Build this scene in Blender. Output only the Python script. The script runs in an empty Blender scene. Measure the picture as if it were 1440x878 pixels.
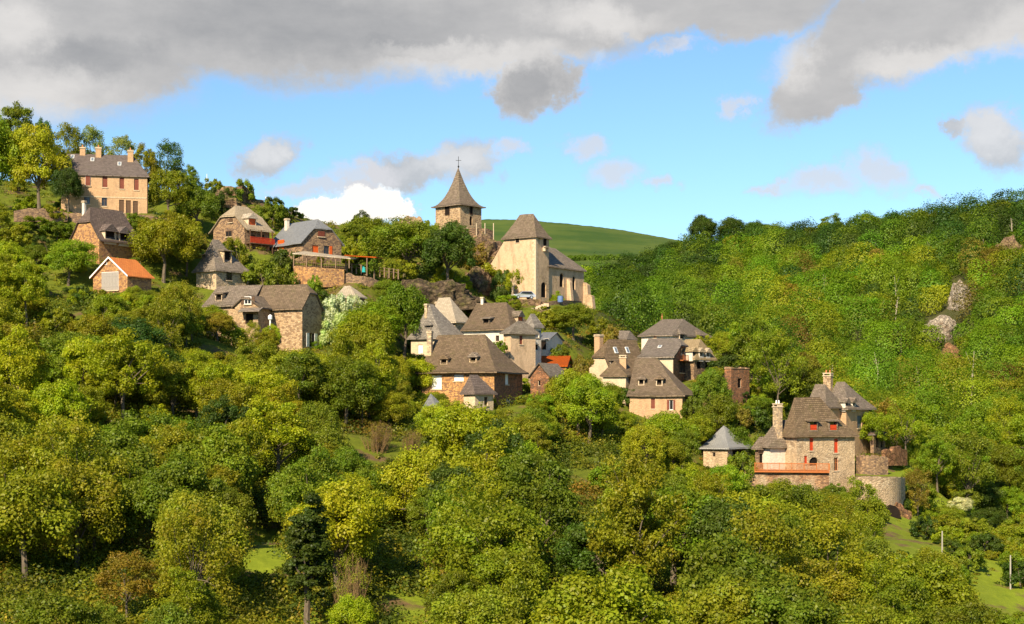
import bpy, math, random
import numpy as np
from mathutils import Vector, Matrix, noise as mnoise
R = math.radians
SC = bpy.context.scene
COL = SC.collection
F = 2216.0            # focal length in photo pixels (1440 wide)
CX, HY = 720.0, 560.0 # column straight ahead, eye level row
rnd = random.Random(7)

# ------------------------------------------------------------ camera
cam_d = bpy.data.cameras.new('camera'); cam = bpy.data.objects.new('camera', cam_d); COL.objects.link(cam)
cam.location = (0, 0, 0); cam.rotation_euler = (R(90), 0, 0)
cam_d.sensor_width = 36; cam_d.lens = F/1440*36
cam_d.shift_y = (HY-439)/1440
cam_d.clip_start = 1; cam_d.clip_end = 6000
SC.camera = cam

# ------------------------------------------------------------ sun, sky, exposure
SUN_AZ, SUN_EL = 24.0, 36.0   # degrees left of straight behind the camera; height
sd = Vector((-math.sin(R(SUN_AZ))*math.cos(R(SUN_EL)), -math.cos(R(SUN_AZ))*math.cos(R(SUN_EL)), math.sin(R(SUN_EL))))
sl = bpy.data.lights.new('sun', 'SUN'); sl.energy = 5.0; sl.angle = R(0.5); sl.color = (1.0, 0.86, 0.62)
so = bpy.data.objects.new('sun', sl); COL.objects.link(so)
so.rotation_euler = sd.to_track_quat('Z', 'Y').to_euler(); so.location = (-60, -60, 120)
SC.view_settings.view_transform = 'Standard'; SC.view_settings.look = 'None'
SC.view_settings.exposure = 0.9; SC.view_settings.gamma = 1.0
SKY_STR = 0.12
try:
    SC.cycles.max_bounces = 5; SC.cycles.diffuse_bounces = 4; SC.cycles.transmission_bounces = 3
    SC.cycles.glossy_bounces = 2; SC.cycles.transparent_max_bounces = 4
    SC.cycles.use_denoising = True
except Exception: pass

class NT:
    """small helper to write node trees"""
    def __init__(s, nt): s.nt = nt
    def n(s, kind, **kw):
        nd = s.nt.nodes.new(kind)
        for k, v in kw.items():
            if k.startswith('_'): setattr(nd, k[1:], v)
            else: nd.inputs[k.replace('__', ' ')].default_value = v
        return nd
    def l(s, a, b): s.nt.links.new(a, b)
    def val(s, x, inp):
        if isinstance(x, (int, float)): inp.default_value = x
        elif isinstance(x, (tuple, list)): inp.default_value = tuple(x) + ((1,) if len(x) == 3 and len(inp.default_value) == 4 else ())
        else: s.l(x, inp)
    def math(s, op, a, b=0.0, c=0.0, clamp=False):
        nd = s.nt.nodes.new('ShaderNodeMath'); nd.operation = op; nd.use_clamp = clamp
        s.val(a, nd.inputs[0]); s.val(b, nd.inputs[1]); s.val(c, nd.inputs[2]); return nd.outputs[0]
    def mix(s, fac, a, b, blend='MIX'):
        nd = s.nt.nodes.new('ShaderNodeMix'); nd.data_type = 'RGBA'; nd.blend_type = blend; nd.clamp_factor = True
        s.val(fac, nd.inputs['Factor']); s.val(a, nd.inputs[6]); s.val(b, nd.inputs[7]); return nd.outputs[2]
    def noise(s, vec, scale, detail=4, rough=0.55, dist=0.0):
        nd = s.nt.nodes.new('ShaderNodeTexNoise'); nd.inputs['Scale'].default_value = scale
        nd.inputs['Detail'].default_value = detail; nd.inputs['Roughness'].default_value = rough
        nd.inputs['Distortion'].default_value = dist
        if vec is not None: s.l(vec, nd.inputs['Vector'])
        return nd
    def rng(s, v, a, b, c=0.0, d=1.0, smooth=False):
        nd = s.nt.nodes.new('ShaderNodeMapRange'); nd.interpolation_type = 'SMOOTHSTEP' if smooth else 'LINEAR'
        s.val(v, nd.inputs[0]); nd.inputs[1].default_value = a; nd.inputs[2].default_value = b
        nd.inputs[3].default_value = c; nd.inputs[4].default_value = d; return nd.outputs[0]
    def mapping(s, vec, scale=(1, 1, 1), loc=(0, 0, 0), rot=(0, 0, 0), typ='POINT'):
        nd = s.nt.nodes.new('ShaderNodeMapping'); nd.vector_type = typ
        s.l(vec, nd.inputs['Vector']); nd.inputs['Scale'].default_value = scale
        nd.inputs['Location'].default_value = loc; nd.inputs['Rotation'].default_value = rot
        return nd.outputs[0]

# world: Nishita sky plus clouds laid out by azimuth and height
W = bpy.data.worlds.new('World'); SC.world = W; W.use_nodes = True
nt = W.node_tree; nt.nodes.clear(); q = NT(nt)
sky = nt.nodes.new('ShaderNodeTexSky'); sky.sky_type = 'NISHITA'; sky.sun_disc = False
sky.sun_elevation = R(SUN_EL); sky.sun_rotation = math.atan2(sd.x, sd.y)
sky.air_density = 1.0; sky.dust_density = 0.3; sky.ozone_density = 2.5; sky.altitude = 300
tc = nt.nodes.new('ShaderNodeTexCoord')
sep = nt.nodes.new('ShaderNodeSeparateXYZ'); q.l(tc.outputs['Generated'], sep.inputs[0])
az = q.math('ARCTAN2', sep.outputs[0], sep.outputs[1]); el = q.math('ARCSINE', sep.outputs[2])
comb = nt.nodes.new('ShaderNodeCombineXYZ'); q.l(az, comb.inputs[0]); q.l(el, comb.inputs[1])
wn1 = q.noise(comb.outputs[0], 16, 9, 0.66); wn2 = q.noise(comb.outputs[0], 70, 6, 0.68)
def vadd(a, b, op='ADD'):
    nd = nt.nodes.new('ShaderNodeVectorMath'); nd.operation = op; q.l(a, nd.inputs[0])
    if isinstance(b, tuple): nd.inputs[1].default_value = b
    else: q.l(b, nd.inputs[1])
    return nd.outputs[0]
w1 = vadd(vadd(wn1.outputs['Color'], (0.5, 0.5, 0.5), 'SUBTRACT'), (0.085, 0.045, 0), 'MULTIPLY')
w2 = vadd(vadd(wn2.outputs['Color'], (0.5, 0.5, 0.5), 'SUBTRACT'), (0.022, 0.014, 0), 'MULTIPLY')
pos = vadd(vadd(comb.outputs[0], w1), w2)
def blob(px, py, rx, ry, rot=0.0):
    a0 = math.atan((px-CX)/F); e0 = math.atan((HY-py)/F*math.cos(a0))
    m = q.mapping(pos, (rx/F, ry/F, 1), (a0, e0, 0), (0, 0, R(rot)), 'TEXTURE')
    ln = nt.nodes.new('ShaderNodeVectorMath'); ln.operation = 'LENGTH'; q.l(m, ln.inputs[0])
    return q.math('SUBTRACT', 1.0, ln.outputs['Value'])
def vmax(lst):
    r = lst[0]
    for x in lst[1:]: r = q.math('MAXIMUM', r, x)
    return r
deck = [blob(30, 20, 330, 150), blob(250, 30, 330, 95), blob(480, 20, 330, 96), blob(120, 90, 190, 66), blob(690, 40, 260, 66), blob(930, 5, 320, 48),
        blob(1290, 40, 230, 72, 12), blob(1160, 108, 118, 58, 32), blob(745, 118, 70, 50, 8), blob(-400, 60, 500, 150), blob(1500, 10, 200, 70)]
puffs = [blob(575, 238, 110, 30, 3), blob(652, 232, 58, 40, 0), blob(505, 262, 70, 22), blob(375, 215, 58, 34, 20), blob(1400, 195, 66, 46, -15), blob(1345, 172, 34, 18)]
lows = [blob(500, 245, 80, 24, 8), blob(440, 262, 60, 14), blob(870, 240, 60, 22, 8), blob(822, 208, 42, 20), blob(715, 212, 36, 16), blob(940, 250, 24, 14),
        blob(1160, 262, 84, 22, 5), blob(1235, 245, 52, 26, -25), blob(1302, 265, 30, 10), blob(1030, 150, 26, 22), blob(950, 62, 40, 14), blob(430, 262, 60, 16), blob(1080, 268, 30, 10)]
white = [blob(505, 294, 92, 34, 0), blob(462, 298, 46, 30), blob(550, 286, 42, 36), blob(500, 278, 50, 26)]
dd, dp, dl, dw = vmax(deck), vmax(puffs), vmax(lows), vmax(white)
cov = vmax([q.rng(dd, -0.08, 0.34, smooth=True), q.math('MULTIPLY', q.rng(dp, -0.1, 0.55, smooth=True), 0.9), q.math('MULTIPLY', q.rng(dl, -0.2, 0.8, smooth=True), 0.72), q.rng(dw, 0.02, 0.36, smooth=True)])
bright = vmax([blob(680, 85, 190, 32, 2), blob(840, 30, 130, 34), blob(610, 68, 110, 18), blob(30, 130, 200, 60), blob(20, 30, 90, 60), blob(1440, 60, 130, 60), blob(640, 228, 80, 34), blob(375, 205, 50, 30), blob(1100, 80, 60, 60), blob(1300, 90, 120, 30), blob(1400, 185, 80, 46), blob(840, 112, 30, 60)])
darkf = vmax([blob(420, 30, 330, 70), blob(745, 122, 62, 44), blob(560, 60, 100, 26), blob(150, 70, 120, 40)])
nb = q.noise(q.mapping(comb.outputs[0], (1, 2.2, 1)), 22, 7, 0.62)
tone = q.math('ADD', q.math('ADD', q.math('MULTIPLY', q.rng(bright, 0, 0.8, smooth=True), 0.34), q.math('MULTIPLY', q.rng(darkf, 0, 0.8, smooth=True), -0.22)), q.math('MULTIPLY_ADD', nb.outputs[0], 0.42, 0.17))
tone = q.math('ADD', tone, q.math('MULTIPLY', q.rng(dd, 0.0, 0.45), -0.04))
ccol = q.mix(tone, (0.34, 0.35, 0.37), (0.92, 0.89, 0.86))
ccol = q.mix(q.math('MULTIPLY', q.rng(dl, -0.1, 0.3), q.rng(dd, 0.05, -0.1)), ccol, (0.74, 0.71, 0.71))
ccol = q.mix(q.rng(dw, 0.02, 0.3, smooth=True), ccol, (1.15, 1.08, 0.98))
EXPM = 2**SC.view_settings.exposure
cl2 = vadd(ccol, (1/EXPM/SKY_STR,)*3, 'MULTIPLY')
front = q.rng(sep.outputs[1], 0.2, 0.4); cov = q.math('MULTIPLY', cov, front)
tint = vadd(sky.outputs[0], (0.53, 0.655, 0.74), 'MULTIPLY')
fin = q.mix(cov, tint, cl2)
bg = nt.nodes.new('ShaderNodeBackground'); bg.inputs['Strength'].default_value = SKY_STR
q.l(fin, bg.inputs[0]); wo = nt.nodes.new('ShaderNodeOutputWorld'); q.l(bg.outputs[0], wo.inputs[0])
W.cycles.sampling_method = 'MANUAL'; W.cycles.sample_map_resolution = 512

# ------------------------------------------------------------ materials
def new_mat(name):
    m = bpy.data.materials.new(name); m.use_nodes = True; m.node_tree.nodes.clear()
    q = NT(m.node_tree); out = m.node_tree.nodes.new('ShaderNodeOutputMaterial')
    b = m.node_tree.nodes.new('ShaderNodeBsdfPrincipled'); q.l(b.outputs[0], out.inputs[0])
    b.inputs['Specular IOR Level'].default_value = 0.25
    return m, q, b
def bump(q, b, h, strength=0.5, dist=0.1):
    nd = q.nt.nodes.new('ShaderNodeBump'); nd.inputs['Strength'].default_value = strength; nd.inputs['Distance'].default_value = dist
    q.l(h, nd.inputs['Height']); q.l(nd.outputs[0], b.inputs['Normal'])
def stone(name, c1, c2, c3, mortar, size=0.38, flat=1.7, mort_w=0.05, plaster=0.0, pl_col=(0.5, 0.42, 0.32), stain=0.35):
    m, q, b = new_mat(name)
    tc = q.n('ShaderNodeTexCoord'); co = q.mapping(tc.outputs['Object'], (1, 1, flat))
    wn = q.noise(co, 1.8, 2); wv = q.n('ShaderNodeVectorMath', _operation='MULTIPLY_ADD')
    q.l(wn.outputs['Color'], wv.inputs[0]); wv.inputs[1].default_value = (0.12,)*3; q.l(co, wv.inputs[2])
    v = q.n('ShaderNodeTexVoronoi', Scale=1/size); q.l(wv.outputs[0], v.inputs['Vector'])
    ve = q.n('ShaderNodeTexVoronoi', Scale=1/size, _feature='DISTANCE_TO_EDGE'); q.l(wv.outputs[0], ve.inputs['Vector'])
    sp = q.n('ShaderNodeSeparateColor'); q.l(v.outputs['Color'], sp.inputs[0])
    col = q.mix(q.rng(sp.outputs[0], 0.15, 0.75), c1, c2); col = q.mix(q.rng(sp.outputs[1], 0.66, 0.7), col, c3)
    col = q.mix(q.rng(ve.outputs['Distance'], mort_w*1.2, mort_w*0.3), col, mortar)
    big = q.noise(tc.outputs['Object'], 0.35, 5, 0.6)
    if plaster > 0:
        f = q.rng(big.outputs[0], 0.62-plaster*0.45, 0.70-plaster*0.35)
        f = q.math('MULTIPLY', f, 0.92)
        pn = q.noise(tc.outputs['Object'], 3.0, 6, 0.7)
        pc = q.mix(q.rng(pn.outputs[0], 0.3, 0.7), tuple(x*0.80 for x in pl_col), tuple(min(1, x*1.12) for x in pl_col))
        col = q.mix(f, col, pc)
    st = q.noise(q.mapping(tc.outputs['Object'], (1, 1, 0.35)), 0.9, 5, 0.65)
    col = q.mix(q.math('MULTIPLY', q.rng(st.outputs[0], 0.48, 0.72), stain), col, tuple(x*0.42 for x in c1))
    q.l(col, b.inputs['Base Color']); b.inputs['Roughness'].default_value = 0.95
    hh = q.math('MULTIPLY', q.rng(ve.outputs['Distance'], 0, 0.12), 1.0)
    fn = q.noise(tc.outputs['Object'], 9, 4, 0.6); hh = q.math('ADD', hh, q.math('MULTIPLY', fn.outputs[0], 0.7))
    bump(q, b, hh, 0.8, 0.07 if plaster < 0.6 else 0.03)
    return m
def slate(name, c1, c2, moss=(0.10, 0.10, 0.03), mossy=0.25, row=0.26, rough=0.85, gap=0.5, pale=None):
    m, q, b = new_mat(name)
    uv = q.n('ShaderNodeUVMap'); wn = q.noise(uv.outputs[0], 1.3, 3)
    wv = q.n('ShaderNodeVectorMath', _operation='MULTIPLY_ADD'); q.l(wn.outputs['Color'], wv.inputs[0]); wv.inputs[1].default_value = (0.10, 0.16, 0); q.l(uv.outputs[0], wv.inputs[2])
    br = q.n('ShaderNodeTexBrick', Scale=1.0); q.l(wv.outputs[0], br.inputs['Vector'])
    br.inputs['Color1'].default_value = (0, 0, 0, 1); br.inputs['Color2'].default_value = (1, 1, 1, 1); br.inputs['Mortar'].default_value = (0.5, 0.5, 0.5, 1)
    br.inputs['Mortar Size'].default_value = 0.022; br.inputs['Mortar Smooth'].default_value = 0.3
    br.inputs['Brick Width'].default_value = row*1.5; br.inputs['Row Height'].default_value = row; br.offset = 0.5
    cell = q.n('ShaderNodeSeparateColor'); q.l(br.outputs['Color'], cell.inputs[0])
    fn = q.noise(uv.outputs[0], 2.2, 7, 0.72); bn = q.noise(uv.outputs[0], 0.28, 5, 0.65)
    t = q.math('ADD', q.math('MULTIPLY', cell.outputs[0], 0.55), q.math('MULTIPLY', q.rng(fn.outputs[0], 0.3, 0.7), 0.45))
    col = q.mix(t, c1, c2)
    if pale: col = q.mix(q.math('MULTIPLY', q.rng(bn.outputs[0], 0.45, 0.65), 0.7), col, pale)
    ln = q.noise(uv.outputs[0], 0.8, 6, 0.7)
    col = q.mix(q.math('MULTIPLY', q.rng(ln.outputs[0], 0.50, 0.66), mossy), col, moss)
    col = q.mix(q.math('MULTIPLY', br.outputs['Fac'], gap), col, tuple(x*0.25 for x in c1))
    oi = q.n('ShaderNodeObjectInfo'); hv = q.n('ShaderNodeHueSaturation'); q.l(col, hv.inputs['Color']); q.l(q.rng(oi.outputs['Random'], 0, 1, 0.85, 1.2), hv.inputs['Value']); q.l(q.rng(oi.outputs['Random'], 0, 1, 1.25, 0.75), hv.inputs['Saturation'])
    q.l(hv.outputs[0], b.inputs['Base Color']); b.inputs['Roughness'].default_value = rough
    # each course steps up toward its lower edge
    sp = q.n('ShaderNodeSeparateXYZ'); q.l(wv.outputs[0], sp.inputs[0])
    fr = q.math('FRACT', q.math('DIVIDE', sp.outputs[1], row))
    h = q.math('ADD', q.math('MULTIPLY', q.math('SUBTRACT', 1.0, fr), 0.7), q.math('MULTIPLY', cell.outputs[0], 0.35))
    h = q.math('SUBTRACT', h, q.math('MULTIPLY', br.outputs['Fac'], 0.6)); h = q.math('ADD', h, q.math('MULTIPLY', fn.outputs[0], 0.6))
    bump(q, b, h, 1.0, 0.12)
    return m
def plain(name, col, rough=0.7, var=0.15, scale=4, spec=0.25, grain=None, metal=0):
    m, q, b = new_mat(name); tc = q.n('ShaderNodeTexCoord')
    v = tc.outputs['Object'] if not grain else q.mapping(tc.outputs['Object'], grain)
    n = q.noise(v, scale, 5, 0.65)
    c = q.mix(q.rng(n.outputs[0], 0.3, 0.7), tuple(x*(1-var) for x in col), tuple(min(1, x*(1+var)) for x in col))
    q.l(c, b.inputs['Base Color']); b.inputs['Roughness'].default_value = rough; b.inputs['Specular IOR Level'].default_value = spec
    b.inputs['Metallic'].default_value = metal
    bump(q, b, n.outputs[0], 0.25, 0.02)
    return m
M = {}
M['pink'] = stone('rendered rubble', (0.40, 0.25, 0.15), (0.48, 0.31, 0.19), (0.32, 0.20, 0.13), (0.4, 0.27, 0.17), plaster=0.7, pl_col=(0.52, 0.325, 0.18), stain=0.4)
M['orange'] = stone('ochre rubble', (0.42, 0.21, 0.08), (0.56, 0.30, 0.11), (0.26, 0.13, 0.07), (0.36, 0.22, 0.12), size=0.36, mort_w=0.06)
M['brown'] = stone('brown rubble', (0.26, 0.16, 0.09), (0.38, 0.24, 0.13), (0.16, 0.10, 0.07), (0.22, 0.15, 0.10), size=0.36, mort_w=0.06)
M['beige'] = stone('beige rubble', (0.40, 0.26, 0.14), (0.52, 0.35, 0.20), (0.26, 0.16, 0.09), (0.42, 0.32, 0.21), size=0.38, mort_w=0.06, stain=0.3)
M['pale'] = stone('pale rubble', (0.50, 0.35, 0.20), (0.62, 0.45, 0.27), (0.32, 0.23, 0.15), (0.40, 0.32, 0.24), size=0.42, mort_w=0.07, stain=0.3)
M['red'] = stone('red sandstone rubble', (0.24, 0.105, 0.05), (0.36, 0.16, 0.075), (0.14, 0.075, 0.045), (0.20, 0.12, 0.075), size=0.34, mort_w=0.06, stain=0.5)
M['patchy'] = stone('patchy red and pale rubble', (0.28, 0.14, 0.07), (0.40, 0.23, 0.12), (0.18, 0.10, 0.06), (0.26, 0.17, 0.10), size=0.38, plaster=0.42, pl_col=(0.46, 0.34, 0.22), stain=0.6)
M['church'] = stone('church render', (0.48, 0.33, 0.18), (0.58, 0.41, 0.24), (0.34, 0.22, 0.13), (0.42, 0.29, 0.17), plaster=0.6, pl_col=(0.58, 0.40, 0.25), stain=0.65)
M['cream'] = stone('cream render', (0.55, 0.43, 0.28), (0.64, 0.51, 0.34), (0.42, 0.32, 0.2), (0.5, 0.39, 0.26), plaster=0.85, pl_col=(0.62, 0.47, 0.31), stain=0.35)
M['white'] = stone('white render', (0.72, 0.68, 0.60), (0.78, 0.74, 0.68), (0.6, 0.55, 0.48), (0.6, 0.55, 0.5), plaster=0.97, pl_col=(0.68, 0.59, 0.47), stain=0.35)
M['keep'] = stone('mottled pale wall', (0.44, 0.32, 0.20), (0.58, 0.44, 0.29), (0.28, 0.19, 0.12), (0.34, 0.25, 0.16), size=0.5, plaster=0.5, pl_col=(0.52, 0.37, 0.225), stain=0.6)
M['quoin'] = plain('cut stone', (0.52, 0.40, 0.27), 0.9, 0.2, 3)
M['lauze'] = slate('stone slate', (0.105, 0.075, 0.050), (0.27, 0.20, 0.14), mossy=0.45, moss=(0.13, 0.115, 0.05))
M['lauze_grey'] = slate('grey stone slate', (0.115, 0.092, 0.072), (0.28, 0.235, 0.185), mossy=0.3, moss=(0.12, 0.11, 0.06))
M['lauze_dark'] = slate('dark stone slate', (0.085, 0.060, 0.050), (0.18, 0.13, 0.105), mossy=0.15)
M['lauze_pale'] = slate('pale stone slate', (0.30, 0.23, 0.145), (0.46, 0.36, 0.24), mossy=0.2, moss=(0.22, 0.17, 0.09))
M['slate_blue'] = slate('blue grey slate', (0.16, 0.16, 0.165), (0.24, 0.24, 0.24), mossy=0.1, row=0.22, rough=0.5, gap=0.25)
M['slate_light'] = slate('light grey slate', (0.30, 0.29, 0.28), (0.42, 0.41, 0.39), mossy=0.12, row=0.22, rough=0.55, gap=0.3)
M['tile'] = slate('orange clay tile', (0.52, 0.15, 0.04), (0.66, 0.23, 0.06), mossy=0.15, moss=(0.3, 0.14, 0.06), row=0.3)
M['tile_red'] = slate('red clay tile', (0.34, 0.085, 0.035), (0.48, 0.13, 0.05), mossy=0.2, moss=(0.22, 0.1, 0.06), row=0.3)
M['wood_red'] = plain('red brown painted wood', (0.17, 0.045, 0.025), 0.6, 0.25, 6)
M['wood_brown'] = plain('dark brown wood', (0.10, 0.055, 0.03), 0.7, 0.3, 6, grain=(8, 8, 1))
M['orange_paint'] = plain('orange painted wood', (0.60, 0.10, 0.015), 0.5, 0.15, 5)
M['red_paint'] = plain('red painted wood', (0.48, 0.05, 0.015), 0.5, 0.15, 5)
M['rail'] = plain('stained balcony wood', (0.40, 0.12, 0.03), 0.6, 0.2, 6)
M['white_paint'] = plain('white paint', (0.78, 0.76, 0.72), 0.5, 0.06, 6)
M['grey_wood'] = plain('weathered grey wood', (0.30, 0.265, 0.235), 0.85, 0.25, 5, grain=(8, 8, 1))
M['blue_paint'] = plain('blue grey shutter paint', (0.13, 0.155, 0.19), 0.6, 0.15, 5)
M['timber'] = plain('weathered timber', (0.20, 0.13, 0.08), 0.85, 0.3, 5, grain=(6, 6, 1))
M['glass'] = plain('dark window glass', (0.02, 0.02, 0.022), 0.08, 0.3, 1, spec=0.6)
M['void'] = plain('unlit interior', (0.02, 0.015, 0.012), 0.95, 0.3, 1, spec=0.0)
M['iron'] = plain('wrought iron', (0.03, 0.028, 0.026), 0.5, 0.2, 5, metal=0.6)
M['teal'] = plain('turquoise canvas', (0.02, 0.30, 0.32), 0.8, 0.1, 3)
M['blue_plastic'] = plain('blue plastic', (0.12, 0.18, 0.34), 0.4, 0.1, 3)
M['car_paint'] = plain('silver car paint', (0.50, 0.52, 0.54), 0.25, 0.03, 1, spec=0.6, metal=0.4)
M['tyre'] = plain('tyre rubber', (0.02, 0.02, 0.02), 0.8, 0.1, 3)
M['concrete'] = plain('pale concrete', (0.34, 0.31, 0.26), 0.85, 0.12, 2)
M['terracotta'] = plain('terracotta pot', (0.46, 0.17, 0.07), 0.75, 0.15, 4)
M['twig'] = plain('brown twigs', (0.20, 0.125, 0.055), 0.9, 0.3, 3)
M['bark'] = plain('grey brown bark', (0.13, 0.10, 0.07), 0.95, 0.4, 3, grain=(3, 3, 1))
M['bark_pale'] = plain('pale bark', (0.36, 0.30, 0.22), 0.9, 0.35, 3, grain=(3, 3, 1))

def rock_mat(name, c1, c2, c3):
    m, q, b = new_mat(name); tc = q.n('ShaderNodeTexCoord'); co = tc.outputs['Object']
    n = q.noise(co, 0.5, 8, 0.7); n2 = q.noise(q.mapping(co, (1, 1, 3)), 1.2, 6, 0.7)
    v = q.n('ShaderNodeTexVoronoi', Scale=0.9, _feature='DISTANCE_TO_EDGE')
    wv = q.n('ShaderNodeVectorMath', _operation='MULTIPLY_ADD'); q.l(n2.outputs['Color'], wv.inputs[0]); wv.inputs[1].default_value = (1.2,)*3; q.l(co, wv.inputs[2])
    q.l(wv.outputs[0], v.inputs['Vector'])
    col = q.mix(q.rng(n2.outputs[0], 0.35, 0.65), c1, c2); col = q.mix(q.rng(n.outputs[0], 0.5, 0.68), col, c3)
    col = q.mix(q.rng(v.outputs['Distance'], 0.08, 0.0), col, tuple(x*0.3 for x in c1))
    q.l(col, b.inputs['Base Color']); b.inputs['Roughness'].default_value = 0.95
    bump(q, b, q.math('ADD', n2.outputs[0], q.rng(v.outputs['Distance'], 0, 0.3)), 1.0, 0.3)
    return m
M['rock'] = rock_mat('ochre rock', (0.20, 0.12, 0.07), (0.34, 0.22, 0.13), (0.28, 0.24, 0.06))
M['rock_pale'] = rock_mat('pale rock', (0.36, 0.29, 0.22), (0.52, 0.43, 0.33), (0.2, 0.12, 0.06))
M['rock_shaded'] = rock_mat('shade-painted bank', (0.10, 0.07, 0.045), (0.19, 0.13, 0.075), (0.14, 0.13, 0.03))  # shadow on the bank is put into these dark rock tones
M['rock_red'] = rock_mat('rust red rock', (0.26, 0.12, 0.06), (0.40, 0.21, 0.10), (0.3, 0.2, 0.06))

def leaf_mat(name, attr):
    m = bpy.data.materials.new(name); m.use_nodes = True; t = m.node_tree; t.nodes.clear(); q = NT(t)
    out = t.nodes.new('ShaderNodeOutputMaterial')
    ta = q.n('ShaderNodeAttribute', _attribute_name='tint'); sp = q.n('ShaderNodeSeparateColor'); q.l(ta.outputs['Color'], sp.inputs[0])
    if attr:
        ca = q.n('ShaderNodeAttribute', _attribute_name='col'); base = ca.outputs['Color']
    else:
        oi = q.n('ShaderNodeObjectInfo'); base = oi.outputs['Color']
    # tint r: brightness of the leaf, g: age (yellow to green)
    h = q.n('ShaderNodeHueSaturation'); q.l(base, h.inputs['Color'])
    q.l(q.rng(sp.outputs[1], 0, 1, 0.475, 0.525), h.inputs['Hue']); q.l(q.rng(sp.outputs[0], 0, 1, 0.9, 1.9), h.inputs['Value'])
    d = q.n('ShaderNodeBsdfDiffuse'); q.l(h.outputs[0], d.inputs['Color'])
    tr = q.n('ShaderNodeBsdfTranslucent'); tm = q.mix(1.0, h.outputs[0], (1.0, 1.1, 0.5), 'MULTIPLY'); q.l(tm, tr.inputs['Color'])
    ms = q.n('ShaderNodeMixShader', Fac=0.48); q.l(d.outputs[0], ms.inputs[1]); q.l(tr.outputs[0], ms.inputs[2])
    gl = q.n('ShaderNodeBsdfGlossy', Roughness=0.5); gl.inputs['Color'].default_value = (1, 1, 1, 1)
    m2 = q.n('ShaderNodeMixShader', Fac=0.012); q.l(ms.outputs[0], m2.inputs[1]); q.l(gl.outputs[0], m2.inputs[2])
    q.l(m2.outputs[0], out.inputs[0]); return m
M['leaf'] = leaf_mat('leaves', False); M['leaf_mass'] = leaf_mat('leaves of the mass', True)

# ------------------------------------------------------------ geometry helpers
def P(px, py, D): return Vector(((px-CX)*D/F, D, (HY-py)*D/F))
def px_of(p): return (CX + F*p[0]/p[1], HY - F*p[2]/p[1])
def tagged(o, label=None, cat=None, group=None, kind=None):
    if label: o['label'] = label
    if cat: o['category'] = cat
    if group: o['group'] = group
    if kind: o['kind'] = kind
    return o
def empty(name, loc, rz=0.0, label=None, cat=None, group=None):
    o = bpy.data.objects.new(name, None); COL.objects.link(o); o.location = loc; o.rotation_euler = (0, 0, rz)
    o.empty_display_size = 0.5
    return tagged(o, label, cat, group)
class MB:
    """collects faces in world coordinates; build() writes them as one mesh in its parent's space"""
    def __init__(s): s.v = []; s.f = []; s.uv = []
    def face(s, pts, uv=None):
        i = len(s.v); s.v += [tuple(p) for p in pts]; s.f.append(tuple(range(i, i+len(pts))))
        s.uv += uv if uv else [(p[0]+p[1], p[2]) for p in pts]
    def hexa(s, p):   # p: 8 points, bottom ring then top ring
        for f in ((3, 2, 1, 0), (4, 5, 6, 7), (0, 1, 5, 4), (1, 2, 6, 5), (2, 3, 7, 6), (3, 0, 4, 7)): s.face([p[i] for i in f])
    def box(s, x0, x1, y0, y1, z0, z1, X=lambda x, y, z: Vector((x, y, z))):
        s.hexa([X(x0, y0, z0), X(x1, y0, z0), X(x1, y1, z0), X(x0, y1, z0), X(x0, y0, z1), X(x1, y0, z1), X(x1, y1, z1), X(x0, y1, z1)])
    def tube(s, pts, rad, n=6, cap=True):
        rings = []
        for k, p in enumerate(pts):
            p = Vector(p); a = Vector(pts[min(k+1, len(pts)-1)]) - Vector(pts[max(k-1, 0)]); a.normalize()
            u = a.orthogonal().normalized() if k == 0 else (u - a*u.dot(a)).normalized()
            w = a.cross(u); r = rad[k] if isinstance(rad, (list, tuple)) else rad
            rings.append([p + (u*math.cos(2*math.pi*j/n) + w*math.sin(2*math.pi*j/n))*r for j in range(n)])
        for k in range(len(rings)-1):
            for j in range(n): s.face([rings[k][j], rings[k][(j+1) % n], rings[k+1][(j+1) % n], rings[k+1][j]])
        if cap: s.face(rings[0][::-1]); s.face(rings[-1])
    def build(s, name, mat, parent=None, label=None, smooth=False, fix=True, loc=None):
        me = bpy.data.meshes.new(name)
        if parent is not None:
            mi = (Matrix.Translation(parent.location) @ parent.rotation_euler.to_matrix().to_4x4()).inverted() if parent.parent is None else parent['_mi_m']
            vs = [mi @ Vector(v) for v in s.v]
        elif loc is not None:
            mi = Matrix.Translation(loc).inverted(); vs = [mi @ Vector(v) for v in s.v]
        else: vs = s.v
        me.from_pydata([tuple(v) for v in vs], [], s.f)
        ul = me.uv_layers.new(name='UVMap'); ul.data.foreach_set('uv', [c for t in s.uv for c in t])
        if fix:
            import bmesh
            bm = bmesh.new(); bm.from_mesh(me); bmesh.ops.remove_doubles(bm, verts=bm.verts, dist=1e-4)
            bmesh.ops.recalc_face_normals(bm, faces=bm.faces); bm.to_mesh(me); bm.free()
        me.materials.append(M[mat] if isinstance(mat, str) else mat)
        if smooth: me.polygons.foreach_set('use_smooth', [True]*len(me.polygons))
        o = bpy.data.objects.new(name, me); COL.objects.link(o)
        if parent is not None: o.parent = parent
        elif loc is not None: o.location = loc
        if label: o['label'] = label
        return o
def sub_parent(o, top):
    """a part that will carry sub-parts: they share the top thing's space"""
    return o
_MI = {}
def build_part(mb, name, mat, top, part=None, label=None, smooth=False):
    """mesh in the top thing's space; parented to the part (identity transform) or to the top thing"""
    o = mb.build(name, mat, top, label, smooth)
    if part is not None: o.parent = part
    return o

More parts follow.
